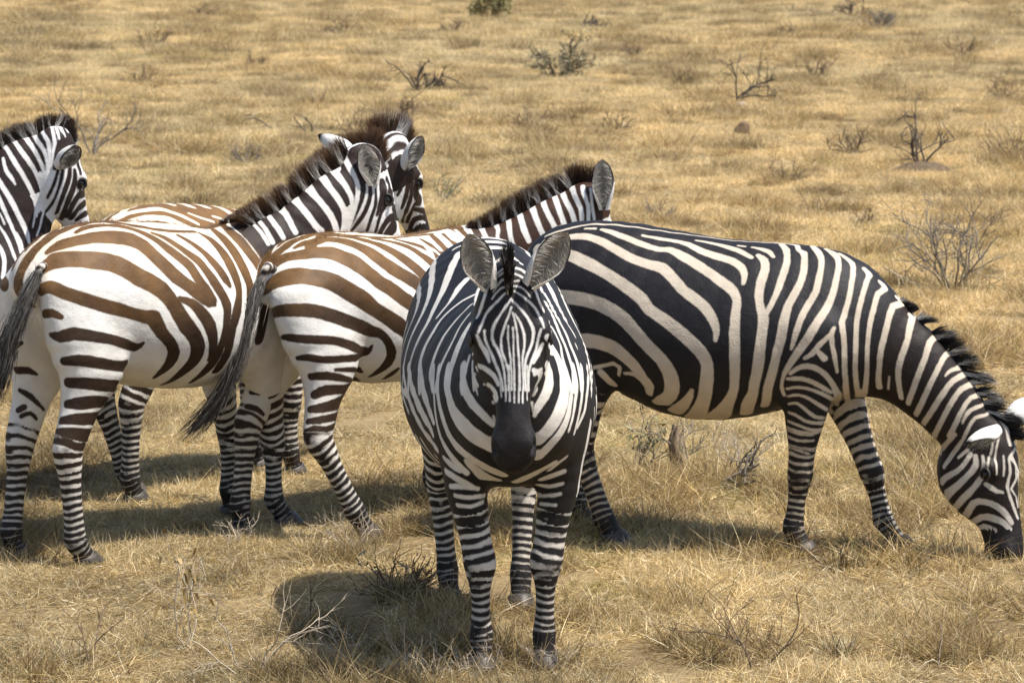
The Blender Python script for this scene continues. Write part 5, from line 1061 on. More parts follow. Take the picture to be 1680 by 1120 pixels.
 'brown_middle': """
d -620,120,1214,16;-604,108,1228,23;-587,94,1239,27;-568,79,1248,28;-526,82,1256,27;-504,65,1264,25;-480,44,1271,22;-414,62,1271,19;-432,-17,1275,16;-410,-49,1273,14;-373,-67,1268,13;-322,-81,1261,13;-259,-86,1252,13;-194,-88,1245,12;-116,-74,1238,11;-36,-51,1234,11;31,-41,1233,11;95,-45,1233,11;157,-52,1235,11
d -638,-52,1231,11;-617,-58,1240,17;-592,-63,1247,22;-561,-65,1253,22;-533,-72,1257,22;-509,-84,1259,25;-483,-93,1258,27;-456,-102,1255,27;-435,-116,1250,27;-414,-132,1244,30;-393,-146,1236,33;-372,-162,1224,36;-351,-177,1210,38;-332,-194,1194,41;-313,-211,1177,41;-292,-226,1157,42;-268,-237,1137,42;-243,-248,1119,38;-217,-258,1102,36;-192,-265,1088,36;-169,-272,1074,36;-146,-281,1055,35;-124,-291,1033,36;-106,-301,1007,35;-88,-309,979,34
d -768,-26,1133,13;-753,-29,1152,21;-736,-33,1169,28;-715,-44,1185,29;-694,-62,1197,27;-672,-84,1203,29;-647,-105,1206,31;-621,-124,1211,31;-592,-139,1214,35;-560,-152,1213,39;-532,-167,1209,40;-511,-183,1200,41;-492,-198,1189,43;-468,-210,1177,45;-447,-224,1162,43;-426,-240,1143,39;-405,-253,1123,38;-382,-262,1102,38;-361,-272,1082,35;-339,-279,1068,34;-312,-284,1053,36;-279,-291,1029,35;-248,-300,1004,34;-225,-303,990,34;-202,-307,975,34;-173,-314,950,34;-142,-318,919,35;-119,-319,886,36;-97,-317,850,35
d -796,-33,1046,7;-791,-51,1067,20;-783,-68,1086,32;-772,-91,1102,41;-757,-115,1114,47;-736,-138,1122,48;-712,-159,1126,45;-688,-180,1124,42;-662,-198,1119,41;-634,-214,1113,41;-605,-228,1104,41;-579,-238,1091,42;-555,-248,1076,41;-529,-257,1059,41;-501,-264,1041,40;-475,-274,1024,40;-448,-281,1006,39;-426,-285,989,36;-405,-290,971,32;-377,-296,954,32;-344,-299,935,33;-316,-303,917,34;-290,-307,899,36;-263,-308,881,33;-238,-307,862,31;-215,-305,835,30;-196,-300,805,30;-185,-286,771,29;-173,-265,734,27
d -720,27,946,15;-798,-96,973,22;-807,-142,986,25;-792,-174,991,28;-766,-200,991,28;-733,-220,990,29;-698,-236,985,29;-665,-248,977,29;-631,-256,965,30;-594,-262,952,30;-555,-266,937,30;-513,-268,921,29;-471,-267,905,29;-438,-271,890,28;-411,-276,877,26;-387,-281,872,23;-365,-283,864,19;-342,-285,845,19;-322,-284,822,19;-304,-278,797,21;-290,-268,772,24;-284,-251,746,26;-283,-231,722,27;-288,-209,703,24;-294,-186,686,20;-298,-166,674,15;-300,-144,663,11
d -654,37,849,7;-786,-148,876,13;-781,-177,876,17;-765,-204,874,18;-742,-228,871,19;-710,-248,868,19;-673,-264,865,19;-637,-272,860,19;-600,-277,853,19;-557,-278,839,20;-511,-272,822,22;-457,-254,801,19;-406,-233,786,24;-394,-241,795,15;-389,-252,812,8
d -749,-188,788,10;-740,-209,792,14;-726,-228,793,16;-702,-246,788,16;-672,-262,782,16;-632,-274,780,17;-586,-280,778,16;-536,-277,776,16;-484,-262,773,18;-418,-227,774,11
d -616,-275,736,8;-585,-278,733,10;-549,-276,730,12;-506,-265,725,12;-380,-156,701,16;-361,-154,690,11
d -702,-219,710,16;-682,-244,713,18;-655,-261,713,19;-622,-272,707,18;-583,-275,698,16;-531,-265,685,13;-295,-52,634,17
d -676,-246,656,13;-640,-264,654,13;-594,-269,650,13;-537,-253,644,16;-498,-232,652,10
d -213,-222,695,11;-217,-203,680,15;-219,-181,665,17;-220,-144,645,9
d -418,-79,1266,11;-387,-91,1262,14;-348,-97,1256,16;-315,-118,1246,19;-277,-134,1234,22;-243,-146,1221,25;-218,-165,1206,28;-192,-184,1187,31;-166,-204,1166,33;-142,-223,1143,33;-121,-240,1120,32;-103,-255,1097,31;-86,-269,1074,29;-63,-283,1047,28;-38,-294,1019,27
d -244,-97,1245,11;-202,-109,1237,12;-155,-116,1227,14;-111,-128,1215,19;-75,-145,1201,22;-55,-165,1185,22;-41,-185,1169,22;-25,-200,1154,25;-9,-217,1136,28;9,-240,1108,27;31,-260,1077,26
d -102,-88,1232,11;-61,-104,1220,14;-26,-121,1209,17;-1,-137,1199,17;17,-152,1188,17;29,-167,1177,18;40,-185,1163,19;55,-209,1139,21;76,-232,1111,22
d 53,-86,1221,11;59,-114,1209,14;68,-136,1197,17;79,-148,1189,17;87,-163,1178,17;96,-190,1155,19;110,-216,1127,22
d 138,-73,1227,17;130,-105,1214,19;127,-131,1199,20;130,-157,1181,21;136,-179,1162,22
d 209,-75,1229,17;209,-98,1219,19;212,-120,1206,20;212,-143,1188,21;214,-165,1169,23
d -692,177,677,16;-683,144,676,13
d -692,-230,634,19;-676,-246,644,21;-654,-259,652,23;-619,-268,652,22;-575,-266,648,21;-520,-244,644,27;-495,-232,655,13
d -709,-220,574,16;-694,-243,577,19;-670,-257,580,22;-633,-265,586,24;-586,-258,590,30;-545,-237,599,31;-537,-240,616,16
d -722,-221,524,13;-709,-243,528,15;-687,-257,531,16;-655,-265,534,17;-616,-263,536,18;-568,-231,537,25;-566,-234,550,13
d -732,-212,486,7;-728,-235,493,10;-715,-250,498,13;-693,-263,495,13;-663,-268,491,13;-629,-264,493,15;-597,-249,499,14
d -728,162,548,13;-715,147,544,13;-699,137,538,13;-682,131,525,11;-661,132,508,8
d -705,159,608,13;-695,145,605,11;-684,134,602,10
w 378,-25,1255,17;344,-79,1241,15;336,-107,1223,13;330,-127,1205,13;326,-145,1186,13
w 424,-55,1254,10;416,-83,1253,17;396,-122,1233,11;390,-142,1215,11;389,-157,1196,11
w 481,-108,1265,13;459,-141,1259,11;446,-166,1240,9;431,-176,1215,8;427,-187,1193,8;425,-196,1169,9
w 527,-148,1289,13;510,-164,1283,13;492,-187,1265,11;479,-203,1240,11;473,-215,1214,10;472,-225,1191,10;474,-233,1169,10
w 580,-162,1310,13;548,-197,1303,13;535,-219,1284,13;528,-235,1263,13;525,-248,1240,14;527,-260,1217,13;532,-270,1194,12
w 615,-206,1339,16;590,-239,1323,14;581,-258,1304,13;577,-275,1279,13;578,-290,1253,12;583,-301,1229,12;591,-309,1206,12
w 657,-232,1364,15;632,-263,1349,12;623,-283,1330,12;621,-303,1304,12;625,-319,1278,12;630,-329,1258,12;636,-336,1238,12
w 712,-247,1381,12;684,-279,1378,12;671,-302,1362,12;663,-323,1335,12;662,-339,1304,12;665,-350,1277,12;671,-358,1251,12
w 730,-282,1398,14;706,-313,1385,12;698,-331,1369,12;694,-353,1345,12;696,-371,1317,11;699,-381,1291,11;703,-387,1264,11
w 742,-330,1420,14;726,-352,1407,13;717,-369,1390,12;717,-388,1362,11;722,-402,1331,10;724,-406,1303,10;725,-408,1274,9
w 757,-381,1429,10;745,-394,1415,10;738,-404,1398,10;741,-415,1373,9;749,-422,1344,9;749,-425,1312,9;748,-425,1277,8
w 773,-413,1416,7;765,-425,1388,7;765,-429,1357,7;768,-433,1321,7;773,-436,1283,7
D 791,-437,1343,8;814,-443,1321,7;854,-442,1319,5
D 805,-443,1288,7;829,-444,1292,8;856,-441,1298,11;881,-430,1315,10;881,-427,1334,5
D 882,-428,1327,5;882,-429,1307,5;902,-415,1274,5
D 882,-429,1315,5;909,-424,1255,4
w 109,-65,1229,9;98,-101,1215,11;94,-128,1201,12;94,-147,1189,11;96,-164,1177,9
w 164,-64,1232,9;162,-92,1220,11;162,-115,1209,12;154,-147,1188,8
w 228,-64,1234,9;221,-91,1222,11;220,-111,1211,11;234,-130,1198,7
w 292,-56,1243,8;285,-87,1228,10;286,-110,1213,12
w 37,-84,1222,9;34,-116,1208,12;34,-143,1193,13;29,-169,1176,13;24,-192,1158,11
""",
 'facing': """
w -520,-242,1249,7;-520,-248,1236,9;-484,-256,1224,17;-350,-262,1220,16;-288,-266,1207,14;-232,-274,1189,13;-201,-283,1166,12;-180,-295,1141,11;-175,-308,1114,9;-176,-318,1086,8;-181,-327,1057,8;-184,-333,1028,7;-188,-338,1000,7;-215,-340,969,6;-144,-345,950,6;-140,-345,916,5;-107,-345,889,3;-74,-345,866,4;-72,-342,849,4;22,-346,884,9
w -582,-129,1362,7;-582,-148,1349,9;-582,-166,1334,16;-582,-184,1316,18;-460,-202,1307,18;-374,-212,1293,17;-299,-219,1276,17;-236,-225,1257,16;-187,-233,1238,15;-144,-242,1217,14;-111,-255,1194,14;-87,-269,1169,14;-74,-284,1142,14;-69,-298,1115,14;-65,-310,1088,14;-61,-321,1061,14;-53,-329,1034,14;-43,-336,1008,14;-25,-341,983,13;-8,-344,957,11;-11,-347,927,11;-4,-347,903,11;151,-338,908,16
w -348,-115,1363,16;-297,-130,1346,18;-251,-145,1328,19;-202,-159,1308,19;-157,-172,1288,19;-114,-184,1268,18;-75,-197,1247,17;-40,-214,1223,16;-7,-230,1200,16;29,-244,1179,16;60,-257,1158,16;72,-272,1135,16;76,-286,1111,17;81,-298,1088,17;85,-308,1063,17;91,-318,1037,16;101,-326,1011,16;123,-331,985,16;141,-334,962,16;151,-335,943,16;162,-336,927,16
w -56,-108,1298,14;-33,-125,1285,16;-8,-142,1270,17;38,-159,1254,15;83,-177,1237,12;107,-192,1223,11;120,-207,1209,11;129,-219,1196,10;134,-230,1184,9
w 218,-111,1268,11;214,-127,1261,11;209,-143,1251,11;209,-164,1237,11;206,-186,1219,12;203,-206,1201,12;204,-224,1181,13;215,-239,1162,14;228,-253,1141,16;232,-267,1118,16;235,-280,1094,16;243,-290,1071,17;255,-298,1048,16;274,-303,1023,16;312,-307,1001,16;342,-309,979,17;364,-308,955,18
w 343,-127,1251,10;369,-152,1232,11;373,-172,1212,12;376,-187,1196,13;379,-200,1181,14;380,-213,1163,14;382,-226,1144,15;391,-238,1124,16;401,-249,1104,16;411,-259,1084,15;421,-267,1064,14;430,-273,1046,14;442,-276,1030,14;459,-277,1016,14;480,-276,1003,13;509,-276,992,12;532,-275,979,11
w 471,-143,1234,8;484,-161,1215,9;492,-177,1195,9;507,-189,1175,9;519,-200,1156,9;525,-211,1136,9;527,-222,1115,10;525,-233,1094,11;523,-242,1072,12;527,-250,1052,12;537,-257,1032,12;551,-262,1008,12;561,-267,983,12
w 574,-152,1210,13;582,-163,1193,17;589,-174,1175,19;598,-186,1153,21;605,-196,1130,22;612,-205,1107,22;618,-213,1085,20;622,-221,1062,19;629,-227,1039,18;642,-230,1018,17;654,-232,996,16
w 723,-164,1119,9;726,-168,1106,9;727,-172,1094,11;728,-176,1081,13;729,-180,1068,16;729,-185,1053,17;732,-188,1037,18;741,-189,1023,18;750,-187,1009,19
w -328,260,1224,10;-326,268,1210,8;-323,278,1190,6;-263,284,1175,6
w -394,239,1261,6;-391,247,1248,5;-332,250,1239,8;-291,255,1225,8;-196,255,1211,9;-122,260,1190,10;-65,268,1165,12;-22,277,1142,13;32,285,1121,14;73,293,1098,13;147,296,1080,12;245,292,1066,11;338,287,1051,10;373,287,1029,9;442,282,1012,9;493,278,992,9;548,272,974,8
w -171,190,1277,14;-135,197,1262,16;-95,204,1246,17;-40,209,1228,14;46,211,1212,11;160,212,1198,11;254,215,1182,11;318,223,1166,10;334,233,1149,9;350,239,1134,5
w 13,165,1253,7;90,167,1243,7;188,168,1235,7;319,167,1224,10;442,167,1211,13;500,174,1194,14;529,184,1174,14;563,191,1152,15;590,198,1128,16;599,209,1103,16;606,218,1078,16;623,222,1053,15;642,224,1030,13;660,224,1011,13;674,223,993,12
w 235,147,1246,7;416,141,1240,8;524,142,1226,9;583,147,1207,11;618,153,1185,12;636,162,1163,13;649,171,1142,13;664,177,1120,13;676,183,1098,13;683,189,1079,12;694,192,1058,11;718,191,1032,12;740,189,1003,13
w 945,84,1258,9;653,124,1207,8;664,132,1191,7;679,142,1170,6;694,150,1148,6;710,151,1132,7;725,152,1115,9;737,158,1092,11;746,165,1066,13;754,172,1037,13;756,180,1005,13
w 1026,67,1222,10;960,85,1193,21;768,116,1147,24;767,127,1127,25;769,136,1106,24;777,143,1081,23;785,148,1056,22;794,149,1034,23;802,148,1012,24
w 986,69,1126,13;866,85,1083,15;866,87,1058,17;870,87,1040,19;874,86,1023,19
w -473,132,1366,12;-470,152,1353,12;-376,152,1346,6
w -232,-339,960,6;-143,-345,944,7;-95,-347,923,8;-33,-348,904,8;22,-346,884,9;84,-341,865,10;145,-335,847,11
w -50,-341,985,10;6,-342,965,11;56,-342,944,12;101,-341,926,14;151,-338,908,16;220,-333,889,17;270,-324,866,18;336,-315,845,18;374,-302,822,18;437,-286,802,18;490,-273,786,18;528,-266,779,16;543,-261,773,13
w 77,-330,1002,16;141,-331,981,17;193,-329,958,18;258,-325,937,19;329,-320,918,20;367,-312,898,21;423,-305,883,21;462,-293,863,20;509,-284,848,18;526,-279,836,16;532,-276,825,13
w 272,-302,1028,18;331,-304,1006,20;365,-303,982,21;411,-300,961,21;451,-296,941,20;493,-289,919,18;531,-283,899,16;547,-279,884,13;557,-274,871,11
w 448,-266,1052,9;478,-269,1027,9;518,-271,1003,8;545,-272,978,7;560,-272,951,7;570,-271,923,7;579,-268,895,8;587,-264,869,8;595,-259,845,9;602,-253,824,10;612,-245,805,11;625,-233,785,12;635,-220,766,13;641,-208,750,15;645,-195,736,15;648,-182,723,13;650,-169,710,12
w 503,-252,1059,11;539,-258,1029,12;564,-262,999,13;586,-262,972,13;603,-259,947,12;619,-255,922,12;632,-249,898,12;643,-241,873,12;652,-232,848,13;666,-219,826,15;683,-203,805,18;702,-185,789,20;718,-164,774,22;726,-144,761,24;730,-124,749,26;727,-102,737,27;721,-82,726,26;714,-65,717,23;706,-49,710,18
w 591,-227,1071,15;608,-231,1047,16;625,-235,1023,18;647,-234,1000,18;667,-230,977,19;683,-225,952,22;700,-217,929,26;724,-206,910,31;747,-193,894,35;773,-177,879,37;795,-160,864,35;813,-141,853,34;826,-122,843,32;833,-106,833,30;1086,-115,864,26;1113,-104,856,16;1121,-93,844,11
w 705,-184,1086,19;720,-186,1061,19;737,-186,1038,19;756,-183,1017,21;775,-177,997,21;800,-166,978,20;824,-152,962,17;842,-138,948,16;855,-124,935,15;864,-112,923,14;871,-100,912,12
w 858,88,1103,22;855,92,1076,24;861,93,1052,26;872,87,1030,24;884,78,1009,21;895,64,989,18;901,50,971,16;902,44,957,12;901,40,945,9
w 757,151,1088,25;768,155,1064,27;778,157,1039,29;794,154,1011,30;816,147,982,31;835,136,956,30;849,123,931,29;859,107,908,28;865,90,887,27;869,74,872,25;869,59,857,25;1089,25,878,26;1101,15,865,21;1125,0,854,14;1126,-13,839,11
w 764,179,985,13;783,172,956,15;801,164,928,17;813,154,903,18;822,141,880,19;830,124,857,19;834,104,835,20;832,84,814,21;826,64,793,23;1106,9,821,24;1114,-17,806,19;1113,-38,796,16;1095,-55,784,17
w 663,198,1075,13;683,202,1046,13;700,204,1017,13;723,200,991,12;742,194,966,11;753,190,941,10;765,184,917,10;778,176,895,9;784,169,873,9
w 564,236,1061,12;615,232,1036,12;647,230,1009,12;672,226,984,12;686,222,957,11;701,215,930,11;717,208,904,10;726,200,879,9;729,193,854,8
w 438,272,1043,9;497,267,1025,9;558,261,1007,10;604,253,987,10;632,247,965,10;644,242,940,10;658,236,916,10;684,222,894,9;712,206,872,9
w 261,307,1019,7;368,296,1007,7;448,287,991,6;530,276,976,6;563,271,954,5
w 688,-162,748,22;678,-135,723,25;657,-107,700,27;650,-85,689,23;651,-65,685,18
w 736,120,751,18;730,97,738,17;717,75,722,18;699,50,706,20;682,26,691,22;668,13,683,21;655,3,676,18
w 539,35,639,13;-493,144,443,7
W 1030,-51,1322,3;1035,-57,1307,3;1039,-62,1291,4;1041,-69,1277,4;1043,-75,1261,5;1044,-81,1242,5;1045,-86,1222,5;1048,-87,1204,5;1052,-86,1187,5;1057,-82,1172,5;1062,-77,1158,5;1067,-72,1144,4;1072,-68,1129,4;1076,-65,1110,3;1080,-64,1090,4;1084,-64,1073,4;1088,-65,1056,4
W 1048,-48,1257,3;1051,-47,1237,3;1054,-46,1217,3;1059,-47,1196,3;1064,-47,1173,3;1070,-47,1150,3;1075,-46,1124,3;1082,-46,1091,3;1090,-46,1056,3
W 1035,-47,1305,3;1041,-42,1286,3;1046,-38,1266,4;1049,-35,1247,4;1052,-33,1227,4;1055,-32,1207,4;1060,-31,1187,4;1064,-30,1166,4;1069,-29,1143,4;1075,-28,1116,4;1079,-28,1089,4;1083,-28,1071,4;1087,-28,1056,4
W 1046,-63,1262,3;1049,-64,1242,3;1052,-64,1222,4;1056,-62,1201,3;1062,-60,1178,3;1068,-57,1155,3;1074,-56,1129,3;1081,-55,1094,3;1090,-56,1056,3
W 1037,-40,1301,3;1040,-31,1286,4;1042,-22,1271,5;1044,-15,1251,5;1045,-10,1231,6;1049,-9,1210,5;1053,-11,1191,5;1057,-14,1177,5;1062,-17,1162,4;1066,-18,1142,4;1071,-18,1118,3;1076,-16,1088,3;1080,-15,1054,4
W 1021,-51,1349,4;1024,-60,1337,4;1027,-69,1325,5;1029,-79,1311,5;1030,-89,1295,5;1029,-100,1278,7;1027,-109,1260,8;1026,-113,1244,8;1027,-114,1230,7;1029,-113,1217,7;1034,-110,1205,7;1041,-103,1194,6;1048,-96,1182,6;1055,-90,1166,6;1062,-85,1148,5;1067,-81,1130,5;1072,-78,1109,4;1077,-76,1083,4;1085,-74,1056,4
W 1022,-48,1344,4;1026,-36,1332,4;1029,-24,1320,5;1030,-11,1305,5;1029,1,1289,6;1029,12,1271,7;1030,19,1254,7;1032,22,1238,7;1034,21,1224,6;1036,18,1209,6;1041,13,1195,6;1048,6,1181,6;1055,-1,1166,6;1060,-6,1153,6;1065,-10,1132,5;1071,-10,1096,5;1075,-8,1054,5
W 1010,-55,1378,4;1013,-66,1369,4;1014,-78,1359,4;1013,-92,1344,5;1010,-107,1328,5;1006,-121,1313,6;1000,-132,1297,6;999,-140,1279,6;1004,-147,1262,6;1007,-153,1250,5;1010,-158,1238,5
W 1013,-138,1243,5;1016,-138,1229,5;1017,-136,1214,5;1020,-131,1199,5;1027,-124,1184,6;1035,-117,1168,7;1044,-111,1151,8;1052,-104,1134,7;1060,-97,1118,7;1066,-92,1100,6;1071,-88,1084,6;1075,-86,1069,6;1079,-84,1055,6
W 1010,-50,1378,3;1013,-36,1371,3;1015,-22,1363,4;1015,-10,1354,4;1015,3,1343,5;1013,16,1331,5;1009,29,1317,6;1004,40,1299,7;1009,49,1281,6;1018,54,1267,5;1026,57,1253,4
W 1028,47,1248,4;1031,41,1230,5;1031,37,1213,5;1031,34,1198,6;1034,31,1183,6;1041,23,1164,7;1050,15,1145,7;1056,8,1130,7;1061,3,1112,6;1064,2,1083,6;1064,3,1052,7
W 1005,-57,1388,4;1004,-69,1386,4;1002,-81,1383,4;1001,-92,1373,4;1002,-102,1363,4;1003,-112,1348,3
W 1005,-47,1390,3;1004,-31,1388,4;1002,-16,1384,4;1003,-5,1376,4;1006,4,1367,3;1009,14,1352,3
W 994,-61,1414,3;991,-80,1407,5;991,-88,1397,5;992,-96,1387,5;995,-108,1369,3
W 994,-23,1406,4;999,-46,1402,3
W 981,-64,1436,3;982,-80,1426,4;978,-94,1415,4;972,-107,1403,6;969,-119,1389,8;976,-128,1373,8;985,-135,1356,8;987,-141,1339,8;984,-145,1321,9;976,-152,1302,9;973,-160,1284,9
W 985,-52,1433,3;987,-36,1428,4;986,-20,1421,5;981,-3,1411,6;976,12,1399,8;978,24,1385,9;987,33,1370,9;994,39,1353,8;993,45,1335,8;985,54,1318,8;973,63,1302,8
W 962,-58,1454,4;971,-73,1442,4;973,-89,1430,5;965,-106,1417,5;949,-122,1402,7;85,-63,1293,8;152,-84,1282,8;268,-102,1270,8;405,-119,1258,7
W 969,-48,1449,4;971,-30,1445,6;968,-13,1439,8;964,3,1426,9;954,19,1412,9;-71,142,1285,9;-55,155,1273,8;-21,159,1263,8;36,157,1256,7
W -233,45,1362,8;-192,27,1355,9;-159,10,1347,11
W -239,79,1355,11;-219,91,1346,11;932,-9,1455,10
W 1011,-163,1228,6;1011,-155,1209,8;1011,-148,1193,10;1015,-140,1183,12;1020,-134,1173,13;1026,-129,1160,11;1032,-125,1145,8
W 983,-156,1123,10;1003,-146,1122,11;1018,-136,1118,12;1034,-123,1109,12;1049,-111,1099,12;1057,-103,1086,11;1064,-97,1073,10
W 949,-170,1159,6;758,-156,1109,7;774,-158,1084,7;792,-158,1052,7;806,-156,1017,7
W 1025,52,1197,9;1026,45,1182,11;1032,37,1168,14;1039,28,1156,13;1046,20,1145,12
W 1043,25,1104,12;1017,48,1110,12
W 1066,-80,1134,4;1072,-78,1110,4;1077,-76,1085,4;1085,-75,1054,3;1092,-75,1021,3
W 1072,-63,1134,4;1078,-62,1104,3;1084,-62,1075,3;1090,-62,1048,3;1098,-63,1022,3
W 1073,-46,1134,3;1086,-47,1075,3;1101,-48,1017,2
W 1071,-29,1134,3;1083,-31,1075,3;1098,-33,1016,3
W 1066,-12,1133,4;1077,-16,1074,4;1092,-20,1015,4
W 1062,-2,1132,4;1068,-2,1077,4;1073,-3,1022,4
W 1065,-92,1103,5;1071,-91,1069,4;1078,-89,1034,4
W 851,-126,1043,6;1019,-123,1064,11;1043,-111,1050,14;1050,-106,1038,17;1053,-104,1026,19;885,-99,986,8
W 768,-158,1094,7;785,-157,1070,7;799,-155,1046,7;813,-151,1025,6;827,-145,1004,5
W 959,-159,1110,13;788,-157,1066,10;803,-152,1051,9;821,-144,1034,8
W 878,-96,938,6;878,-92,923,5;1079,-106,939,7
W 1048,20,1115,10;1030,37,1106,11;1008,49,1093,17;1003,44,1076,20;1008,34,1058,21;918,38,1032,19;918,33,1020,15
W 913,29,988,6;910,31,972,4;907,33,956,3
w 583,-243,753,9;608,-228,741,13;624,-214,730,13;634,-202,722,11;641,-190,714,8
w 578,-235,704,12;610,-217,695,13;625,-199,685,13;632,-183,677,13;633,-168,670,11;631,-152,661,8;624,-136,652,6
w 590,-220,653,9;615,-200,657,10;627,-178,658,10;629,-153,655,9;618,-125,648,7
w 602,-205,623,8;618,-182,621,8;622,-157,619,8;615,-130,620,8;586,-101,618,8
w 599,-196,589,8;614,-174,587,7;618,-151,586,7;613,-130,592,7;595,-107,598,7
w 703,168,766,10;711,153,757,12;712,138,747,14;705,126,735,14;693,114,723,13
w 650,167,710,9;652,145,702,10;648,124,694,12;640,106,686,12;632,89,679,11
w 631,164,664,7;628,143,658,7;618,122,652,7;605,103,652,8;594,83,654,10
w 624,156,626,7;614,129,620,7;590,104,614,6;545,87,611,10;-503,174,432,6
w 617,141,586,6;605,117,586,6;578,95,584,6;-516,184,390,6;-493,156,399,6
""",
 'brown_behind': """
D 859,-449,1399,10;858,-445,1369,11;856,-441,1342,12;845,-432,1313,8
D 882,-457,1405,12;891,-455,1380,15;898,-452,1354,17;895,-447,1325,16;890,-440,1296,15;888,-432,1274,14;884,-426,1253,12
D 910,-461,1411,10;917,-458,1383,11;924,-453,1352,13;927,-446,1317,16;927,-436,1280,18;922,-420,1240,19;936,-388,1204,18;996,-324,1167,7
D 949,-459,1380,16;957,-448,1340,22;969,-437,1306,24;1004,-422,1285,24;1037,-405,1271,25;975,-422,1261,12;971,-409,1237,13;987,-381,1208,15;998,-361,1187,11;1006,-345,1168,9
D 978,-409,1239,11;1035,-393,1229,13;1088,-379,1219,17;1125,-360,1202,21;1127,-362,1187,9
D 1034,-339,1136,11;1029,-356,1162,14;1031,-371,1182,18;1056,-377,1189,16;1091,-375,1186,13;1127,-366,1173,15;1151,-353,1154,7
D 1053,-341,1113,7;1054,-353,1130,10;1062,-363,1143,13;1090,-372,1146,12;1131,-370,1142,11;1155,-358,1132,7
D 818,-401,1513,9;815,-411,1488,9;817,-420,1464,9;825,-430,1444,8;838,-439,1429,7;854,-448,1426,6;873,-456,1427,6
D 809,-380,1527,7;806,-391,1507,8;806,-402,1486,9;810,-413,1464,8;815,-422,1443,7;819,-428,1415,7
w -591,11,1252,14;-574,1,1261,16;-556,-10,1271,17;-528,-18,1284,19;-490,-19,1295,21;-462,-37,1302,22;-429,-53,1306,23;-388,-60,1309,23;-358,-76,1309,21;-338,-96,1304,19;-321,-116,1295,17;-300,-132,1286,15;-280,-151,1274,12;-258,-176,1258,10;-229,-196,1239,9
w -587,-72,1243,15;-565,-75,1254,15;-542,-83,1264,16;-507,-97,1273,20;-467,-112,1278,23;-429,-132,1277,24;-390,-148,1271,23;-368,-167,1262,23;-350,-184,1250,22;-326,-198,1238,20;-299,-209,1224,17
w -644,-102,1175,22;-602,-125,1203,23;-553,-143,1225,24;-503,-168,1231,26;-451,-191,1227,26;-402,-210,1215,28;-359,-232,1196,27;-320,-250,1168,29;-284,-269,1138,26
w -227,-136,1283,8;-202,-149,1272,8;-178,-164,1261,8;-152,-176,1251,8;-122,-184,1241,8
w -90,-152,1261,8;-69,-161,1254,9;-50,-170,1246,9;-41,-182,1236,10;-34,-193,1225,9
""",
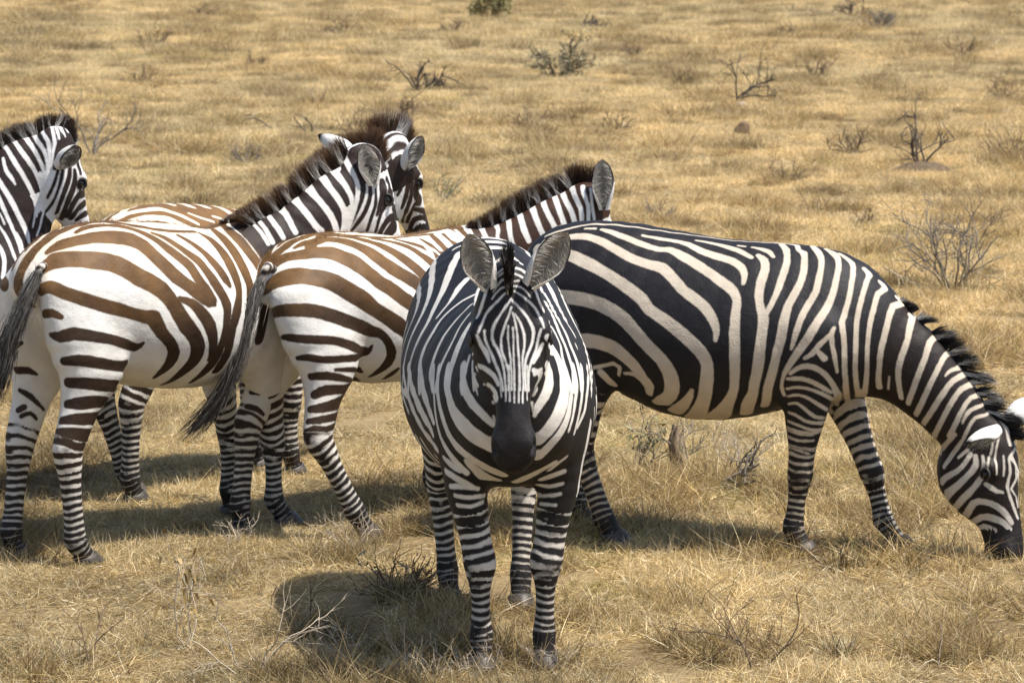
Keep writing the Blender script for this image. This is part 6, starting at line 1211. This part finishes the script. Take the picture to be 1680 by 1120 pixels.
 'edge': """
w 798,-6,1676,10;797,-41,1674,10;802,-78,1647,10;806,-87,1627,12;808,-90,1608,12;803,-92,1586,10;797,-96,1561,8;794,-99,1528,7;792,-103,1494,7;785,-105,1462,7;777,-102,1433,8;770,-98,1404,8;763,-89,1378,8;758,-82,1356,8;753,-77,1336,7
w 756,-4,1656,10;755,-31,1656,13;768,-77,1634,14;776,-86,1619,14;781,-89,1601,14;783,-93,1573,13;783,-97,1541,12;779,-100,1508,12;775,-103,1473,12;771,-102,1439,10;767,-98,1405,8;762,-88,1374,7;756,-79,1343,5
w 717,27,1637,14;723,-4,1635,15;735,-55,1613,17;748,-76,1594,15;760,-88,1574,14;768,-93,1549,12;772,-98,1521,10;770,-100,1485,9;764,-100,1446,7
w 669,28,1625,14;678,27,1627,23;692,-23,1613,16;708,-48,1592,15;721,-68,1570,15;733,-81,1547,14;744,-89,1522,13;752,-93,1500,13;758,-98,1473,7
w 628,27,1611,14;632,6,1611,17;642,-26,1598,14;657,-49,1577,16;674,-63,1553,17;690,-72,1530,16;706,-79,1507,15;720,-85,1480,14;731,-89,1453,12;741,-91,1426,12;747,-91,1398,12;747,-85,1370,11;743,-81,1343,10;738,-79,1322,10;732,-81,1303,9
w 589,2,1590,14;598,-26,1580,14;607,-43,1566,14;619,-60,1545,16;633,-72,1520,17;649,-81,1494,16;665,-86,1467,15;678,-89,1443,15;690,-89,1419,15;701,-89,1396,14;710,-89,1372,14;717,-88,1347,14;722,-86,1324,14;723,-85,1303,12;721,-85,1283,9
w 580,-51,1540,10;585,-67,1512,11;592,-79,1488,12;601,-85,1473,14;611,-89,1461,14;621,-93,1445,11;630,-96,1428,7
w 526,-54,1500,17;545,-79,1466,17;564,-93,1435,17;577,-101,1414,17;589,-106,1395,17;603,-110,1372,18;615,-113,1348,19;625,-114,1328,18;634,-115,1307,17;647,-114,1280,17;660,-112,1252,18;671,-110,1227,18;679,-111,1204,17;683,-113,1187,14;685,-115,1171,11
w 511,-84,1435,17;531,-98,1409,17;549,-108,1382,17;563,-116,1356,15;574,-121,1329,14;587,-124,1299,13;600,-128,1268,13;613,-131,1237,12;625,-134,1207,11;636,-139,1179,11;644,-144,1154,11;648,-150,1136,11;650,-156,1121,9
w 560,-127,1303,5;570,-131,1279,6;579,-135,1256,7
w 520,-133,1290,7;540,-138,1267,7;559,-141,1243,7;576,-145,1217,9;591,-151,1189,11;605,-160,1155,11;616,-170,1123,11;623,-175,1104,9;628,-178,1090,7
w 632,-130,1214,6;640,-131,1197,7;648,-132,1180,9;653,-137,1160,10;657,-143,1140,9
w 531,-166,1192,8;548,-172,1169,12;563,-178,1145,14;571,-187,1120,15;575,-197,1092,14;572,-209,1061,14;566,-223,1028,14
D 823,-95,1533,8;822,-99,1511,8;819,-101,1486,8;809,-103,1453,8;797,-101,1419,8;784,-95,1391,8;770,-86,1364,7
D 843,-91,1519,7;840,-94,1489,8;835,-96,1459,9;827,-96,1428,8;817,-92,1397,7;805,-84,1365,7;790,-71,1335,8;774,-62,1313,8;756,-67,1294,8
D 874,-74,1518,8;872,-75,1487,12;869,-77,1457,14;861,-79,1429,15;851,-79,1403,15;841,-76,1375,13;831,-67,1348,12;821,-52,1319,10;811,-26,1290,11
D 894,-58,1482,11;895,-58,1455,12;893,-55,1427,16;884,-54,1396,19;872,-52,1366,19;862,-47,1342,16;852,-37,1317,14;842,-7,1288,15;834,59,1255,12
D 902,-54,1550,7;909,-41,1520,12;915,-35,1494,13;921,-43,1467,8
D 922,12,1517,8;927,10,1495,5;936,-20,1476,5
D 942,76,1375,24;914,-8,1369,21;900,-18,1352,21;886,-18,1329,21;873,-7,1302,18;860,33,1270,18
D 948,111,1324,13;934,68,1319,23;915,38,1310,24;898,38,1288,21;881,58,1261,17
D 956,161,1277,10;940,106,1272,17;924,89,1264,16;906,82,1251,13
D 914,-37,1426,9;921,-16,1397,12
w 807,-5,1678,8;812,-3,1678,8;818,-57,1666,10;823,-75,1647,8;827,-83,1627,7
w 827,-4,1678,7;836,-30,1674,13;842,-55,1659,11;856,-65,1634,6
w 849,-5,1672,6;868,-34,1654,9
w 756,-69,1308,8;751,-70,1292,9;745,-71,1274,9;741,-71,1254,9;736,-74,1234,8;728,-79,1214,8;720,-87,1195,7
w 719,-87,1337,6;716,-88,1310,6;713,-89,1283,7;709,-91,1259,7;704,-94,1236,6
""",
}
def stripes(key):
    out = []
    for line in STRIPES[key].split('\n'):
        if line: out.append((line[0], [[int(c) for c in p.split(',')] for p in line[2:].split(';')]))
    return out
# ---------------------------------------------------------------- build
make_ground()
make_grass()
grey, dark_, pale, brn = (.21, .18, .15), (.10, .08, .065), (.46, .38, .28), (.16, .11, .07)
LABELS = {'brown_behind': 'zebra with fluffy brown back and tall brown mane, mostly hidden behind the left brown zebra',
 'brown_middle': 'brown striped zebra in the middle with dark tail swung left, standing between two others',
 'brown_near': 'brown striped zebra standing on the left with its rump and striped tail nearest us',
 'edge': 'black and white zebra at the left edge looking right, only head and neck showing',
 'facing': 'black and white zebra facing the camera head on, standing nearest in front of the others',
 'grazing': 'black and white zebra grazing with its head down at the right edge'}
built = {}
for key in ZEBRAS:
    built[key] = make_zebra(key, ZEBRAS[key], stripes(key), LABELS[key], ZEBRAS[key].get('hairs', 2600))
shrub('dead_shrub', -4.70, 35.95, 0.85, 'bare grey twiggy shrub standing behind the head of the leftmost zebra', 'dead shrub', col_=grey, stems=4, lev=3, r=0.012, splay=0.28)
shrub('dead_shrub', -2.51, 39.77, 0.46, 'forked bare dead twig standing alone in the grass above the left brown zebra', 'dead twig', col_=dark_, stems=2, lev=1, r=0.014, splay=0.5)
shrub('dead_shrub', -2.97, 40.61, 0.44, 'single crooked dead stem leaning left, beside the forked bare twig', 'dead twig', col_=dark_, stems=1, lev=1, r=0.014, splay=0.3, lean=(-0.35, 0))
shrub('dead_shrub', -1.42, 50.10, 0.58, 'low dark brown heap of brush with a thin upright twig, far back left of centre', 'brush heap', col_=dark_, stems=9, lev=2, r=0.02, splay=0.9, base_tuft=220)
shrub('dead_shrub', -1.37, 41.87, 0.47, 'pale brown twiggy shrub just above the mane of the half hidden zebra', 'dead shrub', col_=brn, stems=6, lev=3, r=0.01, splay=0.6)
shrub('dead_shrub', -2.78, 46.64, 0.44, 'small pale forked stick far back, left of the dark brush heap', 'dead twig', col_=pale, stems=2, lev=1, r=0.013, splay=0.4)
shrub('leafy_shrub', 3.28, 46.97, 0.84, 'sparse dark leaved shrub behind the rump of the grazing zebra, far back', 'shrub', col_=dark_, stems=5, lev=3, r=0.014, splay=0.75, leaf=420, leaf_c=(.12, .11, .05))
shrub('dead_shrub', 3.83, 36.54, 0.41, 'low brown tangled brush with one stick poking out to the right', 'brush heap', col_=brn, stems=9, lev=2, r=0.01, splay=1.1, base_tuft=160)
shrub('dead_shrub', 4.36, 34.13, 0.76, 'dark forked dead shrub standing on a small mound, upper right', 'dead shrub', col_=dark_, stems=5, lev=2, r=0.014, splay=0.42)
shrub('dead_shrub', 3.11, 22.53, 0.70, 'large grey twiggy bush behind the neck of the grazing zebra', 'dead shrub', col_=grey, stems=11, lev=3, r=0.008, splay=0.6, base_tuft=260)
shrub('dead_shrub', 2.89, 22.92, 0.52, 'thin pale leaning stick left of the large grey bush', 'dead twig', col_=pale, stems=1, lev=1, r=0.01, splay=0.1, lean=(-0.6, 0))
shrub('dead_shrub', 0.93, 14.61, 0.32, 'grey dead branch with bare twigs lying under the belly of the grazing zebra', 'dead branch', col_=grey, stems=2, lev=3, r=0.013, splay=0.2, lean=(1.5, 0))
shrub('dead_shrub', 1.07, 15.08, 0.27, 'thicket of fine pale twigs beneath the grazing zebra, behind the dead branch', 'dead shrub', col_=pale, stems=8, lev=3, r=0.004, splay=0.8)
shrub('dead_shrub', 0.61, 15.08, 0.35, 'thin twigs with a few dull green leaves left of the broken stump', 'shrub', col_=grey, stems=6, lev=2, r=0.004, splay=0.5, leaf=130, leaf_c=(.15, .15, .07))
shrub('dead_weed', -1.14, 11.23, 0.36, 'dry pale weed with drooping brown leaves in the left foreground', 'weed', col_=pale, stems=3, lev=2, r=0.0036, splay=0.45, leaf=26, leaf_c=(.30, .20, .07), droop_leaf=1)
shrub('dead_weed', -0.91, 10.80, 0.39, 'pale forked dry weed at the bottom edge, right of the drooping leaved weed', 'weed', col_=pale, stems=4, lev=2, r=0.0036, splay=0.6)
shrub('dead_weed', -1.46, 10.91, 0.25, 'thin dark bent weed stem at the bottom left of the picture', 'weed', col_=brn, stems=2, lev=1, r=0.0045, splay=0.3, leaf=8, leaf_c=(.30, .20, .07))
shrub('grass_shrub', -0.43, 12.08, 0.27, 'grey green twiggy tuft beside the left hind hoof of the front zebra', 'shrub', col_=brn, stems=26, lev=1, kids=3, r=0.0035, splay=0.8, base_tuft=420, leaf=60, leaf_c=(.2, .17, .09))
shrub('dead_weed', -0.78, 11.83, 0.27, 'two thin crossed dry stems in front of the shadow of the front zebra', 'weed', col_=brn, stems=2, lev=1, r=0.0035, splay=0.35)
shrub('dead_weed', -0.57, 11.10, 0.19, 'small pale branching dry weed in the shadow left of the front zebra', 'weed', col_=pale, stems=4, lev=2, r=0.0035, splay=0.6)
shrub('dead_weed', -0.33, 10.71, 0.20, 'pale tangled dry weeds at the bottom edge below the shadow', 'weed', col_=pale, stems=9, lev=2, r=0.0032, splay=0.7)
shrub('dead_weed', -0.17, 10.80, 0.18, 'pale seeding weed in front of the left front hoof of the front zebra', 'weed', col_=pale, stems=8, lev=2, r=0.003, splay=0.6)
shrub('dead_weed', 0.14, 10.91, 0.16, 'pale seeding weed in front of the right front hoof of the front zebra', 'weed', col_=pale, stems=6, lev=2, r=0.003, splay=0.5)
shrub('grass_shrub', 1.33, 12.67, 0.18, 'dark bushy grass tuft in front of the front hooves of the grazing zebra', 'grass tuft', col_=brn, stems=10, lev=1, r=0.003, splay=0.8, base_tuft=500)
shrub('grass_shrub', 1.16, 11.12, 0.15, 'round brown grass tuft in the right foreground beside bare soil', 'grass tuft', col_=brn, stems=5, lev=1, r=0.003, splay=0.9, base_tuft=600)
shrub('dead_weed', 0.85, 10.91, 0.40, 'tall thin bare weed in the foreground right of the front zebra', 'weed', col_=brn, stems=4, lev=2, r=0.0035, splay=0.4)
shrub('dead_weed', 1.51, 10.96, 0.32, 'single thin upright grass stem in the right foreground', 'weed', col_=pale, stems=2, lev=0, r=0.003, splay=0.1)
shrub('dead_weed', -0.66, 13.12, 0.19, 'tangle of pale dry stems over the hoof of the middle brown zebra', 'weed', col_=pale, stems=9, lev=2, r=0.003, splay=0.8)
shrub('dead_weed', -1.13, 13.18, 0.15, 'pale dry weed at the far hind hoof of the middle brown zebra', 'weed', col_=pale, stems=7, lev=2, r=0.003, splay=0.7)
shrub('dead_weed', -1.18, 12.37, 0.23, 'tall straw stem with a yellow bud between the left brown zebra and the foreground', 'weed', col_=pale, stems=1, lev=1, r=0.004, splay=0.05)
shrub('dead_shrub', -0.70, 29.62, 0.39, 'long thin dead stick slanting up behind the heads of two zebras', 'dead twig', col_=grey, stems=1, lev=1, r=0.009, splay=0.05, lean=(1.5, 0), wig=.08)
shrub('leafy_shrub', -0.69, 30.15, 0.27, 'small greenish leafy weed at the foot of the slanting dead stick', 'shrub', col_=grey, stems=8, lev=2, r=0.004, splay=0.6, leaf=220, leaf_c=(.17, .19, .07))
shrub('leafy_shrub', -0.59, 89.91, 0.93, 'yellow green bush at the top edge of the picture', 'shrub', col_=brn, stems=9, lev=3, r=0.02, splay=0.7, leaf=1500, leaf_c=(.32, .28, .12), leaf_size=3.5)
shrub('leafy_shrub', 0.78, 54.98, 0.77, 'grey green patch of tall weeds right of centre, far back', 'shrub', col_=brn, stems=14, lev=2, r=0.012, splay=0.9, leaf=1200, leaf_c=(.24, .215, .125), leaf_size=2.2)
shrub('dead_shrub', 1.97, 81.31, 0.49, 'low dark brown brush at the top, right of the yellow green bush', 'brush heap', col_=dark_, stems=12, lev=2, r=0.03, splay=1.6, base_tuft=200)
shrub('dead_shrub', 9.19, 80.35, 0.57, 'wide grey brown bush at the top right of the picture', 'dead shrub', col_=grey, stems=16, lev=3, r=0.02, splay=1.3, base_tuft=300)
shrub('dead_shrub', 9.68, 92.34, 0.69, 'upright dark bush at the top edge, left of the wide grey brown bush', 'dead shrub', col_=dark_, stems=9, lev=3, r=0.02, splay=0.6)
shrub('grass_shrub', 3.02, 27.55, 0.27, 'brown grass tussock behind the withers of the grazing zebra', 'grass tuft', col_=brn, stems=6, lev=1, r=0.005, splay=0.7, base_tuft=300)
shrub('grass_shrub', 4.16, 27.66, 0.27, 'brown tussock near the right edge above the large grey bush', 'grass tuft', col_=brn, stems=6, lev=1, r=0.005, splay=0.8, base_tuft=300)
shrub('dead_shrub', 1.34, 28.24, 0.22, 'low grey twiggy shrub just behind the back of the grazing zebra', 'dead shrub', col_=grey, stems=9, lev=2, r=0.006, splay=1.0)
shrub('dead_shrub', -2.86, 34.84, 0.30, 'pale grey low shrub between the leftmost zebra and the left brown zebra', 'dead shrub', col_=grey, stems=10, lev=3, r=0.006, splay=0.8)
shrub('dead_shrub', 0.69, 30.15, 0.17, 'small grey shrub right behind the upright ear of the middle brown zebra', 'dead shrub', col_=grey, stems=6, lev=2, r=0.006, splay=0.7)
shrub('scrub_clump', -12.58, 85.39, 0.51, 'low dry brown scrub clump scattered over the far grass behind the zebras', 'scrub', group='scrub clumps scattered far back', col_=brn, stems=12, lev=2, r=0.0144, splay=1.3192508924825106, base_tuft=320)
shrub('scrub_clump', -7.81, 70.01, 0.53, 'low dry brown scrub clump scattered over the far grass behind the zebras', 'scrub', group='scrub clumps scattered far back', col_=brn, stems=12, lev=2, r=0.0118, splay=1.4597151986439352, base_tuft=320)
shrub('scrub_clump', -8.78, 91.11, 0.55, 'low dry brown scrub clump scattered over the far grass behind the zebras', 'scrub', group='scrub clumps scattered far back', col_=brn, stems=12, lev=2, r=0.0154, splay=1.445627497665792, base_tuft=320)
shrub('scrub_clump', -4.71, 59.30, 0.33, 'low dry brown scrub clump scattered over the far grass behind the zebras', 'scrub', group='scrub clumps scattered far back', col_=brn, stems=12, lev=2, r=0.0100, splay=1.1259358580646737, base_tuft=320)
shrub('scrub_clump', -4.02, 75.87, 0.58, 'low dry brown scrub clump scattered over the far grass behind the zebras', 'scrub', group='scrub clumps scattered far back', col_=brn, stems=12, lev=2, r=0.0128, splay=1.254282187195847, base_tuft=320)
shrub('scrub_clump', -1.75, 38.31, 0.50, 'low dry brown scrub clump scattered over the far grass behind the zebras', 'scrub', group='scrub clumps scattered far back', col_=brn, stems=12, lev=2, r=0.0065, splay=0.8792441752572011, base_tuft=320)
shrub('scrub_clump', -1.47, 78.05, 0.46, 'low dry brown scrub clump scattered over the far grass behind the zebras', 'scrub', group='scrub clumps scattered far back', col_=brn, stems=12, lev=2, r=0.0132, splay=0.9726009828338813, base_tuft=320)
shrub('scrub_clump', 2.40, 63.46, 0.46, 'low dry brown scrub clump scattered over the far grass behind the zebras', 'scrub', group='scrub clumps scattered far back', col_=brn, stems=12, lev=2, r=0.0107, splay=1.2017588315496706, base_tuft=320)
shrub('scrub_clump', 2.78, 52.42, 0.32, 'low dry brown scrub clump scattered over the far grass behind the zebras', 'scrub', group='scrub clumps scattered far back', col_=brn, stems=12, lev=2, r=0.0089, splay=0.9517108603246938, base_tuft=320)
shrub('scrub_clump', 6.45, 75.87, 0.41, 'low dry brown scrub clump scattered over the far grass behind the zebras', 'scrub', group='scrub clumps scattered far back', col_=brn, stems=12, lev=2, r=0.0128, splay=1.4414417602659864, base_tuft=320)
shrub('scrub_clump', 5.16, 54.53, 0.50, 'low dry brown scrub clump scattered over the far grass behind the zebras', 'scrub', group='scrub clumps scattered far back', col_=brn, stems=12, lev=2, r=0.0092, splay=0.9117229486506268, base_tuft=320)
shrub('scrub_clump', 8.88, 63.46, 0.52, 'low dry brown scrub clump scattered over the far grass behind the zebras', 'scrub', group='scrub clumps scattered far back', col_=brn, stems=12, lev=2, r=0.0107, splay=0.8971371928792322, base_tuft=320)
shrub('scrub_clump', 7.25, 47.80, 0.45, 'low dry brown scrub clump scattered over the far grass behind the zebras', 'scrub', group='scrub clumps scattered far back', col_=brn, stems=12, lev=2, r=0.0081, splay=0.8886894627851889, base_tuft=320)
shrub('scrub_clump', 1.31, 40.61, 0.30, 'low dry brown scrub clump scattered over the far grass behind the zebras', 'scrub', group='scrub clumps scattered far back', col_=brn, stems=12, lev=2, r=0.0069, splay=1.4099833213069974, base_tuft=320)
shrub('scrub_clump', 2.77, 32.33, 0.34, 'low dry brown scrub clump scattered over the far grass behind the zebras', 'scrub', group='scrub clumps scattered far back', col_=brn, stems=12, lev=2, r=0.0055, splay=0.9508368184573126, base_tuft=320)
shrub('scrub_clump', 5.54, 35.76, 0.51, 'low dry brown scrub clump scattered over the far grass behind the zebras', 'scrub', group='scrub clumps scattered far back', col_=brn, stems=12, lev=2, r=0.0061, splay=1.4106854358057612, base_tuft=320)
shrub('scrub_clump', -6.06, 52.42, 0.38, 'low dry brown scrub clump scattered over the far grass behind the zebras', 'scrub', group='scrub clumps scattered far back', col_=brn, stems=12, lev=2, r=0.0089, splay=1.4730345922650585, base_tuft=320)
shrub('scrub_clump', 0.23, 40.61, 0.42, 'low dry brown scrub clump scattered over the far grass behind the zebras', 'scrub', group='scrub clumps scattered far back', col_=brn, stems=12, lev=2, r=0.0069, splay=1.2744813340754146, base_tuft=320)
hump('earth_clod', 2.85, 39.77, .11, .19, 'brown lump of bare earth standing in the grass right of centre', 'earth clod', (.16, .105, .06))
hump('stone', 3.27, 45.70, .11, .09, 'pale pinkish stone lying on top of the slope behind the brown earth lump', 'stone', (.42, .32, .24))
hump('earth_mound', 4.31, 33.79, .30, .11, 'low dark mound under the forked dead shrub', 'earth mound', (.13, .09, .055))
# the broken stump under the belly
st = bpy.data.objects.new('broken_stump', None); col.objects.link(st); st.location = (0.80, 14.98, 0); st.empty_display_size = .1
tag(st, 'broken grey tree stump standing behind the belly of the grazing zebra', 'stump')
T_ = Twigs()
for k in range(7):
    a = k*.9; p = V(math.cos(a)*.022, math.sin(a)*.02, -.02)
    T_.tube([p, p+V(-.012, 0, .09), p+V(-.025, .004, .17), p+V(-.045+.006*k, 0, .21+.02*(k % 3))], [.026, .024, .02, .006], np.array([.20, .15, .10])*(.7+.12*k), 6)
link('trunk', T_.mesh('trunk'), st)
T_ = Twigs()
for k in range(4): T_.branch(V(-.02, 0, .08+.03*k), V(rnd.normal(0, 1), rnd.normal(0, .5), .3), .16, .005, 2, np.array([.2, .16, .12]))
link('twigs', T_.mesh('twigs'), st)
# one more animal, all but hidden behind the leftmost one
src = built['edge']; hid = src.copy(); col.objects.link(hid); hid.location = src.location+Vector((-.40, .70, 0)); hid.scale = (.935, .935, .935)
tag(hid, 'zebra hidden behind the leftmost zebra, only a dark ear tip showing at the edge', 'zebra')
for c in list(src.children):
    d = c.copy(); col.objects.link(d); d.parent = hid
    for g in list(c.children):
        e = g.copy(); col.objects.link(e); e.parent = d
